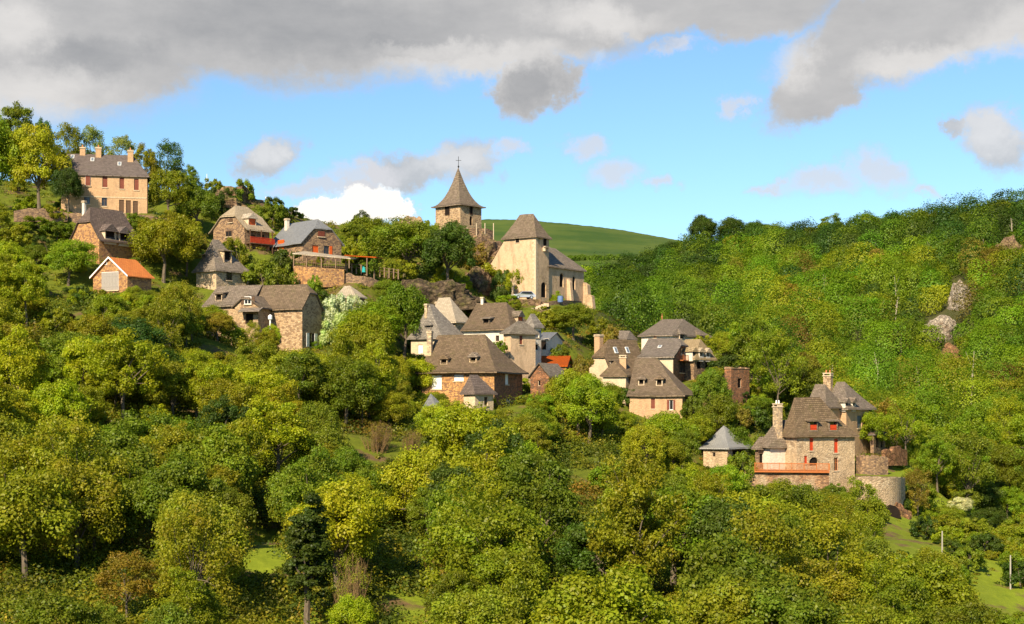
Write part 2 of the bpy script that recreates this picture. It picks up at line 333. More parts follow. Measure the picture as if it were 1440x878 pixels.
m, q, b = new_mat('meadow and earth'); tc = q.n('ShaderNodeTexCoord'); co = tc.outputs['Object']
n1 = q.noise(co, 0.06, 6, 0.65); n2 = q.noise(co, 0.9, 6, 0.7); n3 = q.noise(co, 0.22, 5, 0.6)
g = q.mix(q.rng(n2.outputs[0], 0.3, 0.7), (0.075, 0.095, 0.010), (0.135, 0.155, 0.014))
sxx = q.n('ShaderNodeSeparateXYZ'); q.l(co, sxx.inputs[0])
meadow = q.math('MULTIPLY', q.rng(sxx.outputs[0], 42, 56), q.math('MULTIPLY', q.rng(sxx.outputs[1], 262, 240), q.rng(sxx.outputs[1], 120, 135)))
meadow = q.math('MAXIMUM', meadow, q.rng(sxx.outputs[1], 158, 148))
g = q.mix(meadow, g, q.mix(q.rng(n2.outputs[0], 0.3, 0.7), (0.13, 0.17, 0.012), (0.20, 0.24, 0.018)))
earth = q.mix(q.rng(n2.outputs[0], 0.3, 0.7), (0.09, 0.06, 0.03), (0.18, 0.115, 0.05))
sx = q.n('ShaderNodeSeparateXYZ'); q.l(co, sx.inputs[0])
col = q.mix(q.rng(n3.outputs[0], 0.54, 0.64), g, earth)
far = q.rng(sx.outputs[1], 560, 640)
fs = q.noise(q.mapping(co, (1, 0.5, 9)), 0.014, 7, 0.65)
farc = q.mix(q.rng(fs.outputs[0], 0.40, 0.60), (0.042, 0.078, 0.014), (0.078, 0.108, 0.020))
wood = q.math('MULTIPLY', q.rng(sx.outputs[1], 275, 300), q.rng(sx.outputs[1], 640, 560)); col = q.mix(q.math('MULTIPLY', wood, q.rng(sx.outputs[0], 0, 20)), col, q.mix(q.rng(n2.outputs[0], .35, .65), (0.035, 0.045, 0.012), (0.085, 0.075, 0.03)))
col = q.mix(far, col, farc)
q.l(col, b.inputs['Base Color']); b.inputs['Roughness'].default_value = 0.95; b.inputs['Specular IOR Level'].default_value = 0.1
bump(q, b, n2.outputs[0], 0.6, 0.25); M['ground'] = m

# ------------------------------------------------------------ buildings
BLOCKS = []
CLEAR = []     # (x0, y0, x1, y1, metres): what must stay visible
def seed_noise(p, s=0.6): return mnoise.noise(Vector(p)*s)
class Block:
    """rectangular body with its own axes: local x along the front, local y to the back, z = world height"""
    def __init__(s, house, pxL, pxC, pxR, D, th, py_base, py_eave, W=None, Dp=None, found=5.0, wall='beige'):
        th = R(th); s.th = th; s.house = house
        c = Vector(((pxC-CX)*D/F, D, 0)); ex = Vector((math.cos(th), -math.sin(th), 0)); ey = Vector((math.sin(th), math.cos(th), 0))
        if W is None:
            u = (pxL-CX)/F; W = (c.x - u*c.y)/(ex.x - u*ex.y)
        if Dp is None:
            u = (pxR-CX)/F; Dp = (u*c.y - c.x)/(ey.x - u*ey.y)
        s.W, s.Dp = W, Dp; s.o = c - ex*W/2 + ey*Dp/2; s.ex, s.ey = ex, ey
        s.zb = (HY-py_base)*D/F; s.ze = (HY-py_eave)*D/F; s.found = found; s.wall_mat = wall
        s.holes = {'front': [], 'right': [], 'left': [], 'back': []}; s.wins = []; s.roofp = None; s.dorm = []; s.gables = []
        s.base_c = s.o + Vector((0, 0, s.zb)); BLOCKS.append(s)
    def X(s, x, y, z): return s.o + s.ex*x + s.ey*y + Vector((0, 0, z))
    def side(s, name):
        W, D = s.W, s.Dp
        return {'front': ((-W/2, -D/2), (1, 0), (0, -1), W), 'right': ((W/2, -D/2), (0, 1), (1, 0), D), 'left': ((-W/2, D/2), (0, -1), (-1, 0), D), 'back': ((W/2, D/2), (-1, 0), (0, 1), W)}[name]
    def S(s, side, u, z, out=0.0):
        o, ud, n, _ = s.side(side); return s.X(o[0]+ud[0]*u+n[0]*out, o[1]+ud[1]*u+n[1]*out, z)
    def ray(s, px, py):
        d = Vector(((px-CX)/F, 1, (HY-py)/F)); o = -s.o
        return Vector((o.dot(s.ex), o.dot(s.ey), 0)), Vector((d.dot(s.ex), d.dot(s.ey), d.z))
    def on_side(s, side, px, py):
        o, ud, n, L = s.side(side); r0, rd = s.ray(px, py)
        t = ((o[0]-r0.x)*n[0] + (o[1]-r0.y)*n[1])/(rd.x*n[0]+rd.y*n[1]); p = r0 + rd*t
        return (p.x-o[0])*ud[0] + (p.y-o[1])*ud[1], p.z
    def on_mid(s, axis, px, py):
        r0, rd = s.ray(px, py); t = -r0.y/rd.y if axis == 'x' else -r0.x/rd.x; p = r0+rd*t
        return (p.x if axis == 'x' else p.y), p.z
    # ---- roof
    def roof(s, rl, rr, axis='x', ends=('hip', 'hip'), oh=0.45, conc=1.15, thick=0.22, tc=0.62, mat='lauze', zr=None, ohg=0.3, inset=None, zdrop=0.0):
        L, Wd = (s.W, s.Dp) if axis == 'x' else (s.Dp, s.W)
        a, z1 = s.on_mid(axis, *rl); b_, z2 = s.on_mid(axis, *rr)
        if axis == 'y' and False: pass
        a, b_ = min(a, b_), max(a, b_); z = zr if zr is not None else max(z1, z2) if rl is rr else (z1+z2)/2
        a = max(a, -L/2+0.1); b_ = min(b_, L/2-0.1)
        if ends[0] == 'gable': a = -L/2-ohg
        if ends[1] == 'gable': b_ = L/2+ohg
        if inset and ends[0] == 'half': a = -L/2-ohg+inset
        if inset and ends[1] == 'half': b_ = L/2+ohg-inset
        e0, e1 = -L/2-(oh if ends[0] == 'hip' else ohg), L/2+(oh if ends[1] == 'hip' else ohg)
        ze = s.ze - 0.1 - zdrop; s.roofp = dict(axis=axis, a=a, b=b_, z=z, e0=e0, e1=e1, L=L, Wd=Wd, oh=oh, ends=ends, tc=tc, ze=ze, conc=conc)
        g = lambda t: t**conc if conc >= 1 else t
        def ext(t):
            def one(kind, e, r):
                if kind == 'hip': return e+(r-e)*t
                if kind == 'gable': return e
                return e if t <= tc else e+(r-e)*(t-tc)/(1-tc)
            return one(ends[0], e0, a), one(ends[1], e1, b_)
        hw = Wd/2+oh
        ts = sorted(set([0, 0.07, 0.15, 0.25, 0.4, 0.5, tc, 0.8, 1.0])); nx, ny = 14, 6
        tr = (lambda x, y, z: s.X(x, y, z)) if axis == 'x' else (lambda x, y, z: s.X(-y, x, z))
        def pt(x, y, t, dz):
            p = tr(x, y, ze+(z-ze)*g(t)+dz); w = 0.07 if 0 < t < 1 else 0.045
            n1 = seed_noise(p, 0.7)*w + seed_noise(p, 0.17)*0.10*(1 if dz == 0 else 1); return p+Vector((0, 0, n1))
        def loop(t, dz):
            x0, x1 = ext(t); hy = hw*(1-t); P4 = []
            P4.append([pt(x0+(x1-x0)*i/nx, -hy, t, dz) for i in range(nx+1)])
            P4.append([pt(x1, -hy+2*hy*i/ny, t, dz) for i in range(ny+1)])
            P4.append([pt(x1+(x0-x1)*i/nx, hy, t, dz) for i in range(nx+1)])
            P4.append([pt(x0, hy-2*hy*i/ny, t, dz) for i in range(ny+1)])
            return P4, (x0, x1, hy)
        mb = MB(); sl = math.hypot(hw, z-ze)
        for dz in (0, -thick):
            for k in range(len(ts)-1):
                A, ia = loop(ts[k], dz); B, ib = loop(ts[k+1], dz)
                for sd_ in range(4):
                    if sd_ in (1, 3):
                        kind = ends[1] if sd_ == 1 else ends[0]
                        if kind == 'gable' or (kind == 'half' and ts[k] < tc): continue
                    n = nx if sd_ in (0, 2) else ny; u0, u1 = (ia[0], ia[1]) if sd_ in (0, 2) else (-ia[2], ia[2])
                    w0, w1 = (ib[0], ib[1]) if sd_ in (0, 2) else (-ib[2], ib[2])
                    for i in range(n):
                        U = lambda lo, hi, j: lo+(hi-lo)*j/n + sd_*13.7
                        pts = [A[sd_][i], A[sd_][i+1], B[sd_][i+1], B[sd_][i]]
                        uv = [(U(u0, u1, i), ts[k]*sl), (U(u0, u1, i+1), ts[k]*sl), (U(w0, w1, i+1), ts[k+1]*sl), (U(w0, w1, i), ts[k+1]*sl)]
                        if dz: pts = pts[::-1]; uv = uv[::-1]
                        mb.face(pts, uv)
        A, ia = loop(0, 0); B, _ = loop(0, -thick)
        for sd_ in range(4):
            kind = 'hip' if sd_ in (0, 2) else (ends[1] if sd_ == 1 else ends[0])
            if kind != 'hip': continue
            n = len(A[sd_])-1
            for i in range(n): mb.face([B[sd_][i], B[sd_][i+1], A[sd_][i+1], A[sd_][i]], [(i*.3, 0), (i*.3+.3, 0), (i*.3+.3, .2), (i*.3, .2)])
        for e, kind in ((0, ends[0]), (1, ends[1])):
            if kind == 'hip': continue
            lim = 1.0 if kind == 'gable' else tc
            for k in range(len(ts)-1):
                if ts[k] >= lim-1e-6: break
                A, ia = loop(ts[k], 0); B, ib = loop(ts[k+1], 0); A2, _ = loop(ts[k], -thick); B2, _ = loop(ts[k+1], -thick)
                for sd_ in (0, 2):
                    j = (-1 if (e == 1) == (sd_ == 0) else 0)
                    mb.face([A[sd_][j], B[sd_][j], B2[sd_][j], A2[sd_][j]], [(0, 0), (.3, 0), (.3, .2), (0, .2)])
            if kind == 'half':
                A, _ = loop(tc, 0); B, _ = loop(tc, -thick); sd_ = 1 if e else 3
                for i in range(ny): mb.face([B[sd_][i], B[sd_][i+1], A[sd_][i+1], A[sd_][i]], [(i*.3, 0), (i*.3+.3, 0), (i*.3+.3, .2), (i*.3, .2)])
            # gable wall under it
            gw = Wd/2; side = ({'x': ('left', 'right'), 'y': ('front', 'back')}[axis])[e]; pts = []
            tst = [t for t in ts if t*1.0 <= lim+1e-6]
            def zz(t): return ze+(z-ze)*g(t)-thick*0.6
            prof = [(gw, s.ze)]; t_w = 1-gw/hw
            for t in [t_w] + [t for t in tst if t > t_w]: prof.append((hw*(1-t), max(zz(t), s.ze)))
            for (h0, z0), (h1, z1_) in zip(prof[:-1], prof[1:]):
                if z1_ - z0 > 1e-3: s.gables.append((side, h0, z0, h1, z1_))
        s._roof = (mb, mat); return s
    def rz(s, x, y):
        r = s.roofp; X_, Y_ = (x, y) if r['axis'] == 'x' else (y, -x)
        hw = r['Wd']/2+r['oh']; t = 1-abs(Y_)/hw
        def te(kind, e, rr, sg):
            d = (X_-e)*sg
            if kind == 'gable': return 1 if d > 0 else 0
            sp = (rr-e)*sg; tt = d/max(sp, 1e-3)
            return tt if kind == 'hip' else (r['tc']+tt*(1-r['tc']) if d > 0 else 0)
        t = min(t, te(r['ends'][0], r['e0'], r['a'], 1), te(r['ends'][1], r['e1'], r['b'], -1)); t = max(t, 0)
        if t == 0: return -1e3
        return r['ze']+(r['z']-r['ze'])*t**r['conc']
    def on_roof(s, px, py):
        r0, rd = s.ray(px, py); t0 = (s.o.y-25); prev = None
        for k in range(0, 2000):
            t = t0+k*0.03; p = r0+rd*t; h = s.rz(p.x, p.y)
            if p.z < h: return p
        t = s.o.y; return r0+rd*t
    # ---- openings
    def win(s, side, x0, y0, x1, y1, kind='window', name=None, frame='white_paint', shut='wood_red', label=None, depth=0.18, arch=False):
        a = s.on_side(side, x0, (y0+y1)/2)[0]; c = s.on_side(side, x1, (y0+y1)/2)[0]; a, c = min(a, c), max(a, c); um = ((x0+x1)/2)
        z1 = s.on_side(side, um, y0)[1]; z0 = s.on_side(side, um, y1)[1]; L = s.side(side)[3]
        a, c = max(a, 0.12), min(c, L-0.12)
        if c-a < 0.2: return s
        surf = z1 > s.ze-0.15
        if not surf: s.holes[side].append((a, c, z0, z1))
        s.wins.append(dict(side=side, a=a, c=c, z0=z0, z1=z1, kind=kind, surf=surf, frame=frame, shut=shut, label=label, name=name or ('door' if kind == 'door' else 'window'), depth=depth, arch=arch))
        return s
    def finish(s, wall_label=None, wall_name='wall'):
        top = s.house; mb = MB(); zlo = s.zb-s.found
        for side in ('front', 'right', 'left', 'back'):
            o, ud, n, L = s.side(side); hs = s.holes[side]
            us = sorted(set([0, L] + [h[0] for h in hs] + [h[1] for h in hs])); zs = sorted(set([zlo, s.ze] + [h[2] for h in hs] + [h[3] for h in hs]))
            for i in range(len(us)-1):
                for j in range(len(zs)-1):
                    um, zm = (us[i]+us[i+1])/2, (zs[j]+zs[j+1])/2
                    if any(h[0] < um < h[1] and h[2] < zm < h[3] for h in hs): continue
                    mb.face([s.S(side, us[i], zs[j]), s.S(side, us[i+1], zs[j]), s.S(side, us[i+1], zs[j+1]), s.S(side, us[i], zs[j+1])])
            for a, c, z0, z1 in hs:
                d = -0.35
                for (p, q_) in (((a, z0), (a, z1)), ((a, z1), (c, z1)), ((c, z1), (c, z0)), ((c, z0), (a, z0))):
                    mb.face([s.S(side, *p), s.S(side, *q_), s.S(side, q_[0], q_[1], d), s.S(side, p[0], p[1], d)])
        for side, h0, z0, h1, z1 in s.gables:
            L = s.side(side)[3]; m_ = L/2
            mb.face([s.S(side, m_-h0, z0), s.S(side, m_+h0, z0), s.S(side, m_+h1, z1), s.S(side, m_-h1, z1)] if h1 > 1e-3 else [s.S(side, m_-h0, z0), s.S(side, m_+h0, z0), s.S(side, m_, z1)])
        wall = mb.build(wall_name, s.wall_mat, top, wall_label)
        rf = None
        if s.roofp: rf = s._roof[0].build('roof', s._roof[1], top)
        for w in s.wins: s.make_win(w)
        for f in s.dorm: f(rf)
        s.roof_obj = rf; s.wall_obj = wall; return s
    def make_win(s, w):
        top, sd_ = s.house, w['side']; a, c, z0, z1 = w['a'], w['c'], w['z0'], w['z1']; base = 0.10 if w['surf'] else -w['depth']
        X = lambda u, out, z: s.S(sd_, u, z, out); fr = MB(); t = 0.07; k = w['kind']
        fr.box(a, c, base-0.06, base, z0, z0+t, X); fr.box(a, c, base-0.06, base, z1-t, z1, X)
        fr.box(a, a+t, base-0.06, base, z0+t+.001, z1-t-.001, X); fr.box(c-t, c, base-0.06, base, z0+t+.001, z1-t-.001, X)
        if k in ('window', 'open', 'half_open') and c-a > 0.6:
            fr.box((a+c)/2-0.04, (a+c)/2+0.04, base-0.055, base-0.005, z0+t+.002, z1-t-.002, X)
            if z1-z0 > 1.1: fr.box(a+t+.002, c-t-.002, base-0.05, base-0.01, z0+(z1-z0)*.6-.03, z0+(z1-z0)*.6+.03, X)
        if w['surf']:   # a box frame standing proud of the gable wall
            fr.box(a-.02, a+.0, -0.05, base, z0, z1, X); fr.box(c, c+.02, -0.05, base, z0, z1, X); fr.box(a, c, -0.05, base, z1, z1+.03, X)
        o = fr.build(w['name'], w['frame'], top, w['label'])
        if k == 'closed' or k == 'door':
            sh = MB(); m_ = (a+c)/2; n = max(2, int((c-a)/0.28)); st = (c-a-0.02)/n
            for i in range(n): sh.box(a+.01+i*st+.006, a+.01+(i+1)*st-.006, base-0.02, base+0.035 + (0.006 if i % 2 else 0), z0+.02, z1-.02, X)
            for zz in (0.2, 0.78): sh.box(a+.03, c-.03, base+0.036, base+0.06, z0+(z1-z0)*zz-.05, z0+(z1-z0)*zz+.05, X)
            x = sh.build('shutter' if k == 'closed' else 'door_leaf', w['shut'], top); x.parent = o
        else:
            pn = MB(); pn.box(a+.005, c-.005, base-0.05, base-0.03, z0+.005, z1-.005, X)
            x = pn.build('pane', 'void' if k in ('dark', 'arch') else 'glass', top); x.parent = o
            if k in ('open', 'half_open'):
                for sgn, e in ((-1, a), (1, c)):
                    if k == 'half_open' and sgn < 0: continue
                    sh = MB(); u0, u1 = (e-0.5*(c-a)-.02, e-.02) if sgn < 0 else (e+.02, e+.02+0.5*(c-a)); b0 = 0.03
                    sh.box(u0, u1, b0, b0+.05, z0, z1, X)
                    for zz in (0.2, 0.78): sh.box(u0+.02, u1-.02, b0+.051, b0+.075, z0+(z1-z0)*zz-.05, z0+(z1-z0)*zz+.05, X)
                    x = sh.build('shutter', w['shut'], top); x.parent = o
        if k == 'arch' or w['arch']:   # rounded head: stone corners fill the square opening
            ar = MB(); rr = (c-a)/2; m_ = (a+c)/2; zc = z1-rr
            for sgn in (-1, 1):
                ps = [(m_+sgn*rr*math.cos(i/6*math.pi/2), zc+rr*math.sin(i/6*math.pi/2)) for i in range(7)]
                for i in range(6):
                    (u0, v0), (u1, v1) = ps[i], ps[i+1]; f = [(u0, v0), (u1, v1), (u1, z1), (u0, z1)]
                    for d in (0.005,):
                        ar.face([X(u, d, v) for u, v in f])
                    ar.face([X(u0, .005, v0), X(u1, .005, v1), X(u1, -.3, v1), X(u0, -.3, v0)])
            x = ar.build('arch_head', s.wall_mat, top); x.parent = o
        elif k != 'dark':
            st_ = MB(); b1 = 0.10 if w['surf'] else 0.0
            st_.box(a-.12, c+.12, b1-.08 if not w['surf'] else -.02, b1+.10, z0-.14, z0-.002, X); x = st_.build('sill', 'quoin', top); x.parent = o
    # ---- things on the roof
    def dormer(s, x0, y0, x1, y1, face='front', fill='dark', mat=None, cheek='quoin', roof_style='hip', size=1.0, label=None):
        """rect = opening in its face, in photo pixels"""
        bp = s.on_roof((x0+x1)/2, y1+1); D = (s.o+s.ex*bp.x+s.ey*bp.y).y; k = F/D
        n = {'front': (0, -1), 'right': (1, 0), 'left': (-1, 0)}[face]; nw = s.ex*n[0]+s.ey*n[1]
        fs = max(0.45, abs(nw.y)); w = (x1-x0)/k/fs*size; h = (y1-y0)/k*size; mat = mat or s._roof[1]; cheekm = cheek
        ud = (-n[1], n[0]); c0 = bp
        def build(rf):
            top = s.house
            def X(u, out, z): return s.X(c0.x+ud[0]*u+n[0]*out, c0.y+ud[1]*u+n[1]*out, c0.z+z)
            dp = 3.2; j = 0.14; hw = w/2; mb = MB(); f0 = 0.12
            # cheeks, face frame
            mb.box(-hw-j, -hw, -dp, f0, -0.9, h+0.05, X); mb.box(hw, hw+j, -dp, f0, -0.9, h+0.05, X); mb.box(-hw, hw, -dp, f0, -0.9, -0.02, X); mb.box(-hw, hw, -dp, f0, h+.001, h+.05, X)
            d = mb.build('dormer', cheekm, top, label); d.parent = rf if rf else None
            rm = MB(); ov = 0.28; W2 = hw+j+ov; hr = w*0.42+0.25; zb = h+0.02; fr = f0+ov; bk = -dp
            rise = hr; inset = W2*0.9 if roof_style == 'hip' else 0.0
            if roof_style == 'shed':
                rm.hexa([X(-W2, fr, zb), X(W2, fr, zb), X(W2, bk, zb+hr*.4), X(-W2, bk, zb+hr*.4), X(-W2, fr, zb+.12), X(W2, fr, zb+.12), X(W2, bk, zb+hr*.4+.4), X(-W2, bk, zb+hr*.4+.4)])
            else:
                def f(*pts): rm.face([X(*p) for p in pts], [(p[0]+p[1]*.7, p[2]+p[1]*.2) for p in pts])
                A, B, C_, D_ = (-W2, fr, zb), (W2, fr, zb), (W2, bk, zb), (-W2, bk, zb); R1, R2 = (0, fr-inset, zb+rise), (0, bk, zb+rise)
                f(A, B, R1); f(B, C_, R2, R1); f(D_, A, R1, R2); f(C_, D_, R2)
                Z = lambda p: (p[0], p[1], p[2]-.12)
                f(Z(B), Z(A), A, B); f(Z(C_), Z(B), B, C_); f(Z(A), Z(D_), D_, A); f(Z(A), Z(B), Z(C_), Z(D_))
            r = rm.build('dormer_roof', mat, top); r.parent = rf if rf else None
            wm = MB(); base = 0.02
            wm.box(-hw+.01, hw-.01, base-.3, base-.25, 0.0, h, X)
            p = wm.build('pane', 'void' if fill == 'dark' else 'glass', top); p.parent = rf
            if fill not in ('dark', 'glass'):
                sm = MB(); sm.box(-hw+.02, hw-.02, base-.06, base, .02, h*(0.62 if fill == 'red_paint' else 1)-.02, X); sm.box(-hw+.04, hw-.04, base+.001, base+.03, h*.2, h*.3, X)
                p2 = sm.build('shutter', fill, top); p2.parent = rf
        s.dorm.append(build); return s
    def chimney(s, x0, y0, x1, y1, mat='beige', pot=None, down=2.0, cap='quoin', xy=None, depth=None):
        if xy: bp = Vector((xy[0], xy[1], 0)); r0, rd = s.ray((x0+x1)/2, y1); D = (s.o+s.ex*bp.x+s.ey*bp.y).y; bp.z = (HY-y1)*D/F
        else: bp = s.on_roof((x0+x1)/2, y1); D = (s.o+s.ex*bp.x+s.ey*bp.y).y
        k = F/D; w = (x1-x0)/k*0.85; h = (y1-y0)/k; dd_ = depth or min(w*0.75, 0.9)
        def build(rf):
            X = lambda x, y, z: s.X(bp.x+x, bp.y+y, bp.z+z); mb = MB(); mb.box(-w/2, w/2, -dd_/2, dd_/2, -down, h*.86, X)
            par = rf if rf else None
            c = mb.build('chimney', mat, s.house); c.parent = par or s.house
            cp = MB(); cp.box(-w/2-.1, w/2+.1, -dd_/2-.1, dd_/2+.1, h*.86+.001, h*.86+.14, X)
            for e in (-1, 1): cp.box(e*(w/2-.07)-.07, e*(w/2-.07)+.07, -dd_/2, dd_/2, h*.86+.14, h*.97, X)
            cp.box(-w/2-.06, w/2+.06, -dd_/2-.06, dd_/2+.06, h*.97+.001, h+.06, X)
            x = cp.build('chimney_cap', cap, s.house); x.parent = par or s.house
            if pot:
                for e in ((-.25, .25) if w > 1.0 else (0,)):
                    pm = MB(); pm.tube([X(e*w, 0, h+.061), X(e*w, 0, h+.5)], [.13, .10], 8); x = pm.build('chimney_pot', pot, s.house); x.parent = par or s.house
        s.dorm.append(build); return s
    def skylight(s, px, py, w=0.7, h=1.1, mat='slate_light'):
        p0 = s.on_roof(px, py)
        def build(rf):
            e = 0.05; gx_ = (s.rz(p0.x+e, p0.y)-s.rz(p0.x-e, p0.y))/(2*e); gy_ = (s.rz(p0.x, p0.y+e)-s.rz(p0.x, p0.y-e))/(2*e)
            up = Vector((gx_, gy_, 0)); 
            if up.length < 1e-3: return
            m_ = up.length; up.normalize(); si = Vector((-up.y, up.x, 0)); sv = Vector((up.x, up.y, m_)).normalized(); nv = si.cross(sv); nv = nv if nv.z > 0 else -nv
            c0 = Vector((p0.x, p0.y, s.rz(p0.x, p0.y)))
            X = lambda u, v, o: s.X(*(c0+si*u+sv*v+nv*o)); mb = MB(); mb.box(-w/2, w/2, -h/2, h/2, -.05, .13, X)
            a = mb.build('skylight', 'white_paint', s.house); a.parent = rf
            g_ = MB(); g_.box(-w/2+.08, w/2-.08, -h/2+.08, h/2-.08, .131, .14, X); x = g_.build('skylight_pane', 'blue_paint', s.house); x.parent = rf
        s.dorm.append(build); return s
def house(name, label, cat, blk, group=None):
    """blk: dict for the first block; returns (top Empty, Block)"""
    b = Block(None, **blk); e = empty(name, b.base_c, -b.th, label, cat, group); b.house = e
    return e, b
def wall_run(name, pts, pybot, th, mat, label, cat='wall', cap=None, group=None, rough=0.12):
    """free-standing or retaining wall; pts: (photo column, top row, metres)"""
    ps = [P(*p) for p in pts]
    if len(ps) > 2:   # run a smooth curve through the given points
        ex_ = [ps[0]*2-ps[1]] + ps + [ps[-1]*2-ps[-2]]; cv = []
        for i in range(1, len(ex_)-2):
            a, b_, c, d = ex_[i-1:i+3]
            for k in range(4): t = k/4; cv.append(0.5*((b_*2)+(c-a)*t+(a*2-b_*5+c*4-d)*t*t+(b_*3-a-c*3+d)*t**3))
        ps = cv+[ps[-1]]

    # densify
    fine = []
    for a, c in zip(ps[:-1], ps[1:]):
        n = max(1, int((c-a).length/1.2)); fine += [a.lerp(c, i/n) for i in range(n)]
    fine.append(ps[-1]); mb = MB(); N = len(fine); top_ = []; rr = random.Random(len(label))
    zbot = [(HY-pybot)*p.y/F for p in fine]
    L = []
    for i, p in enumerate(fine):
        t = (fine[min(i+1, N-1)]-fine[max(i-1, 0)]); t.z = 0; t.normalize(); nrm = Vector((-t.y, t.x, 0))
        if nrm.y < 0: nrm = -nrm
        z = p.z + rr.uniform(-rough, rough); L.append((Vector((p.x, p.y, z)), Vector((p.x, p.y, z))+nrm*th, zbot[i]))
    for (a0, b0, z0), (a1, b1, z1) in zip(L[:-1], L[1:]):
        Z = lambda p, z: Vector((p.x, p.y, z))
        mb.face([Z(a0, z0), Z(a1, z1), a1, a0]); mb.face([Z(b1, z1), Z(b0, z0), b0, b1]); mb.face([a0, a1, b1, b0])
    a, b_, z = L[0]; mb.face([Vector((a.x, a.y, z)), a, b_, Vector((b_.x, b_.y, z))]); a, b_, z = L[-1]; mb.face([Vector((a.x, a.y, z)), Vector((b_.x, b_.y, z)), b_, a])
    o = mb.build(name, mat, None, loc=tuple(Vector((fine[0].x, fine[0].y, zbot[0])))); tagged(o, label, cat, group); return o, fine

# ================================================================ the village
# manor on the hill
e, b = house('manor_house', 'long two storey beige manor with red shutters and three chimneys, highest house on the left', 'house', dict(pxL=86, pxC=207, pxR=None, D=276, th=-12, py_base=303, py_eave=247, Dp=8, wall='pink'))
b.roof((92, 211), (187, 224), ends=('gable', 'hip'), mat='lauze_dark', oh=0.35, conc=1.0)
for x0, x1 in ((120, 127), (144, 151), (168, 174.5), (188.5, 195)): b.win('front', x0, 245.5 + (x0-120)*.09, x1, 261.5+(x0-120)*.09, 'closed', shut='wood_red')
b.win('front', 118, 276, 126.5, 287, 'window', frame='wood_brown'); b.win('front', 143, 277.5, 150.5, 290, 'window', frame='wood_brown')
for x0 in (167.5, 177, 187): b.win('front', x0, 281+(x0-167)*.1, x0+7, 299.5+(x0-167)*.1, 'door', shut='wood_brown', name='door')
b.chimney(112, 208, 120.5, 217, 'pink', 'terracotta'); b.chimney(134, 208, 143, 220, 'pink', 'terracotta'); b.chimney(179, 212, 188, 226, 'pink', 'terracotta')
for x, y in ((102, 221), (130, 225), (168, 231)): b.skylight(x, y, 0.6, 1.0)
b.finish(); 
st = MB(); X = lambda u, o, z: b.S('front', u, z, o)
for zz in (b.zb+2.9,): st.box(0.1, b.W-0.1, 0.003, 0.07, zz, zz+.16, X)
st.box(0, b.W, 0.003, 0.12, b.ze-.22, b.ze-.02, X); st.build('string_course', 'quoin', e)
CLEAR += [(100, 206, 210, 300, 268), (88, 208, 110, 240, 268)]
wall_run('terrace_wall', [(96, 300, 267), (178, 301, 268), (243, 309, 270)], 322, 0.6, 'brown', 'low brown stone terrace wall below the long manor house')
wall_run('garden_wall', [(20, 296, 262), (60, 293, 264), (95, 300, 266)], 312, 0.5, 'brown', 'short brown garden wall at the foot of the rounded tree beside the manor')

# ochre stone house under the manor
e, b = house('stone_house', 'ochre rubble house with dark slate roof and two pale dormers just below the manor', 'house', dict(pxL=100, pxC=139.5, pxR=197, D=252, th=33, py_base=364, py_eave=337, wall='orange'))
b.roof((121, 290), (172, 297.5), axis='y', ends=('half', 'hip'), mat='lauze_dark', oh=0.55, conc=1.15, inset=1.3)
b.win('front', 118, 351, 123, 358, 'dark', frame='quoin')
b.dormer(150, 324, 160, 335, 'right', 'dark', cheek='quoin', roof_style='gable'); b.dormer(170, 327, 179, 338, 'right', 'dark', cheek='quoin', roof_style='gable')
b.chimney(115.5, 283, 121, 299, 'white', None)
b.finish(); CLEAR += [(102, 290, 198, 356, 248)]
# garage with orange tiles
e, b = house('garage', 'small stone garage with orange tiled roof and grey plank doors', 'garage', dict(pxL=131, pxC=179, pxR=213, D=241, th=30, py_base=409, py_eave=387, wall='orange'))
b.roof((150, 361), (205, 367), axis='y', ends=('gable', 'gable'), mat='tile', oh=0.4, conc=1.0, thick=.16, ohg=.35)
b.win('front', 143.5, 383, 167, 408.5, 'door', shut='grey_wood', name='garage_door', frame='white_paint'); b.win('front', 147.5, 368.5, 151, 372.5, 'dark', frame='white_paint')
b.finish(wall_label=None)
r = b.roofp; bb = MB()   # white barge boards
for sg in (-1, 1):
    hw = r['Wd']/2+r['oh']; x0, x1 = sg*hw, 0.0
    pts = []
    for (xx, zz) in ((x0, r['ze']), (x1, r['z'])): pts.append((xx, zz))
    y_ = r['e0']; A = [b.X(pts[0][0], y_-.05, pts[0][1]-.22), b.X(pts[1][0], y_-.05, pts[1][1]-.22), b.X(pts[1][0], y_-.05, pts[1][1]+.05), b.X(pts[0][0], y_-.05, pts[0][1]+.05)]
    B = [p + b.ey*.045 for p in A]; bb.hexa([A[0], A[1], B[1], B[0], A[3], A[2], B[2], B[3]])
x = bb.build('barge_board', 'white_paint', e); x.parent = b.roof_obj
CLEAR += [(133, 360, 214, 407, 238)]
# house with red balcony
e, b = house('balcony_house', 'half hidden house with pale slate roof, orange dormer shutters and a red balcony', 'house', dict(pxL=300, pxC=344, pxR=379, D=272, th=40, py_base=345, py_eave=322, wall='brown'))
b.roof((321, 290), (363, 290.5), ends=('hip', 'hip'), mat='lauze_pale', oh=1.2, conc=1.2, zr=(HY-289)*275/F)
b.roof((316, 290), (364, 290.5), axis='y', ends=('half', 'half'), mat='lauze_pale', oh=1.0, conc=1.15, inset=1.7, zr=(HY-288.5)*275/F)
b.win('right', 366, 330, 372, 341, 'dark', frame='wood_brown'); b.win('right', 352, 330, 359, 341, 'door', shut='wood_brown', frame='wood_brown'); b.win('front', 318, 325, 326, 333, 'window', frame='wood_brown')
b.dormer(350, 305, 358.5, 315.5, 'right', 'orange_paint', cheek='quoin', roof_style='gable', size=.9)
b.win('front', 322, 308, 327, 313, 'closed', shut='wood_brown', frame='wood_brown')
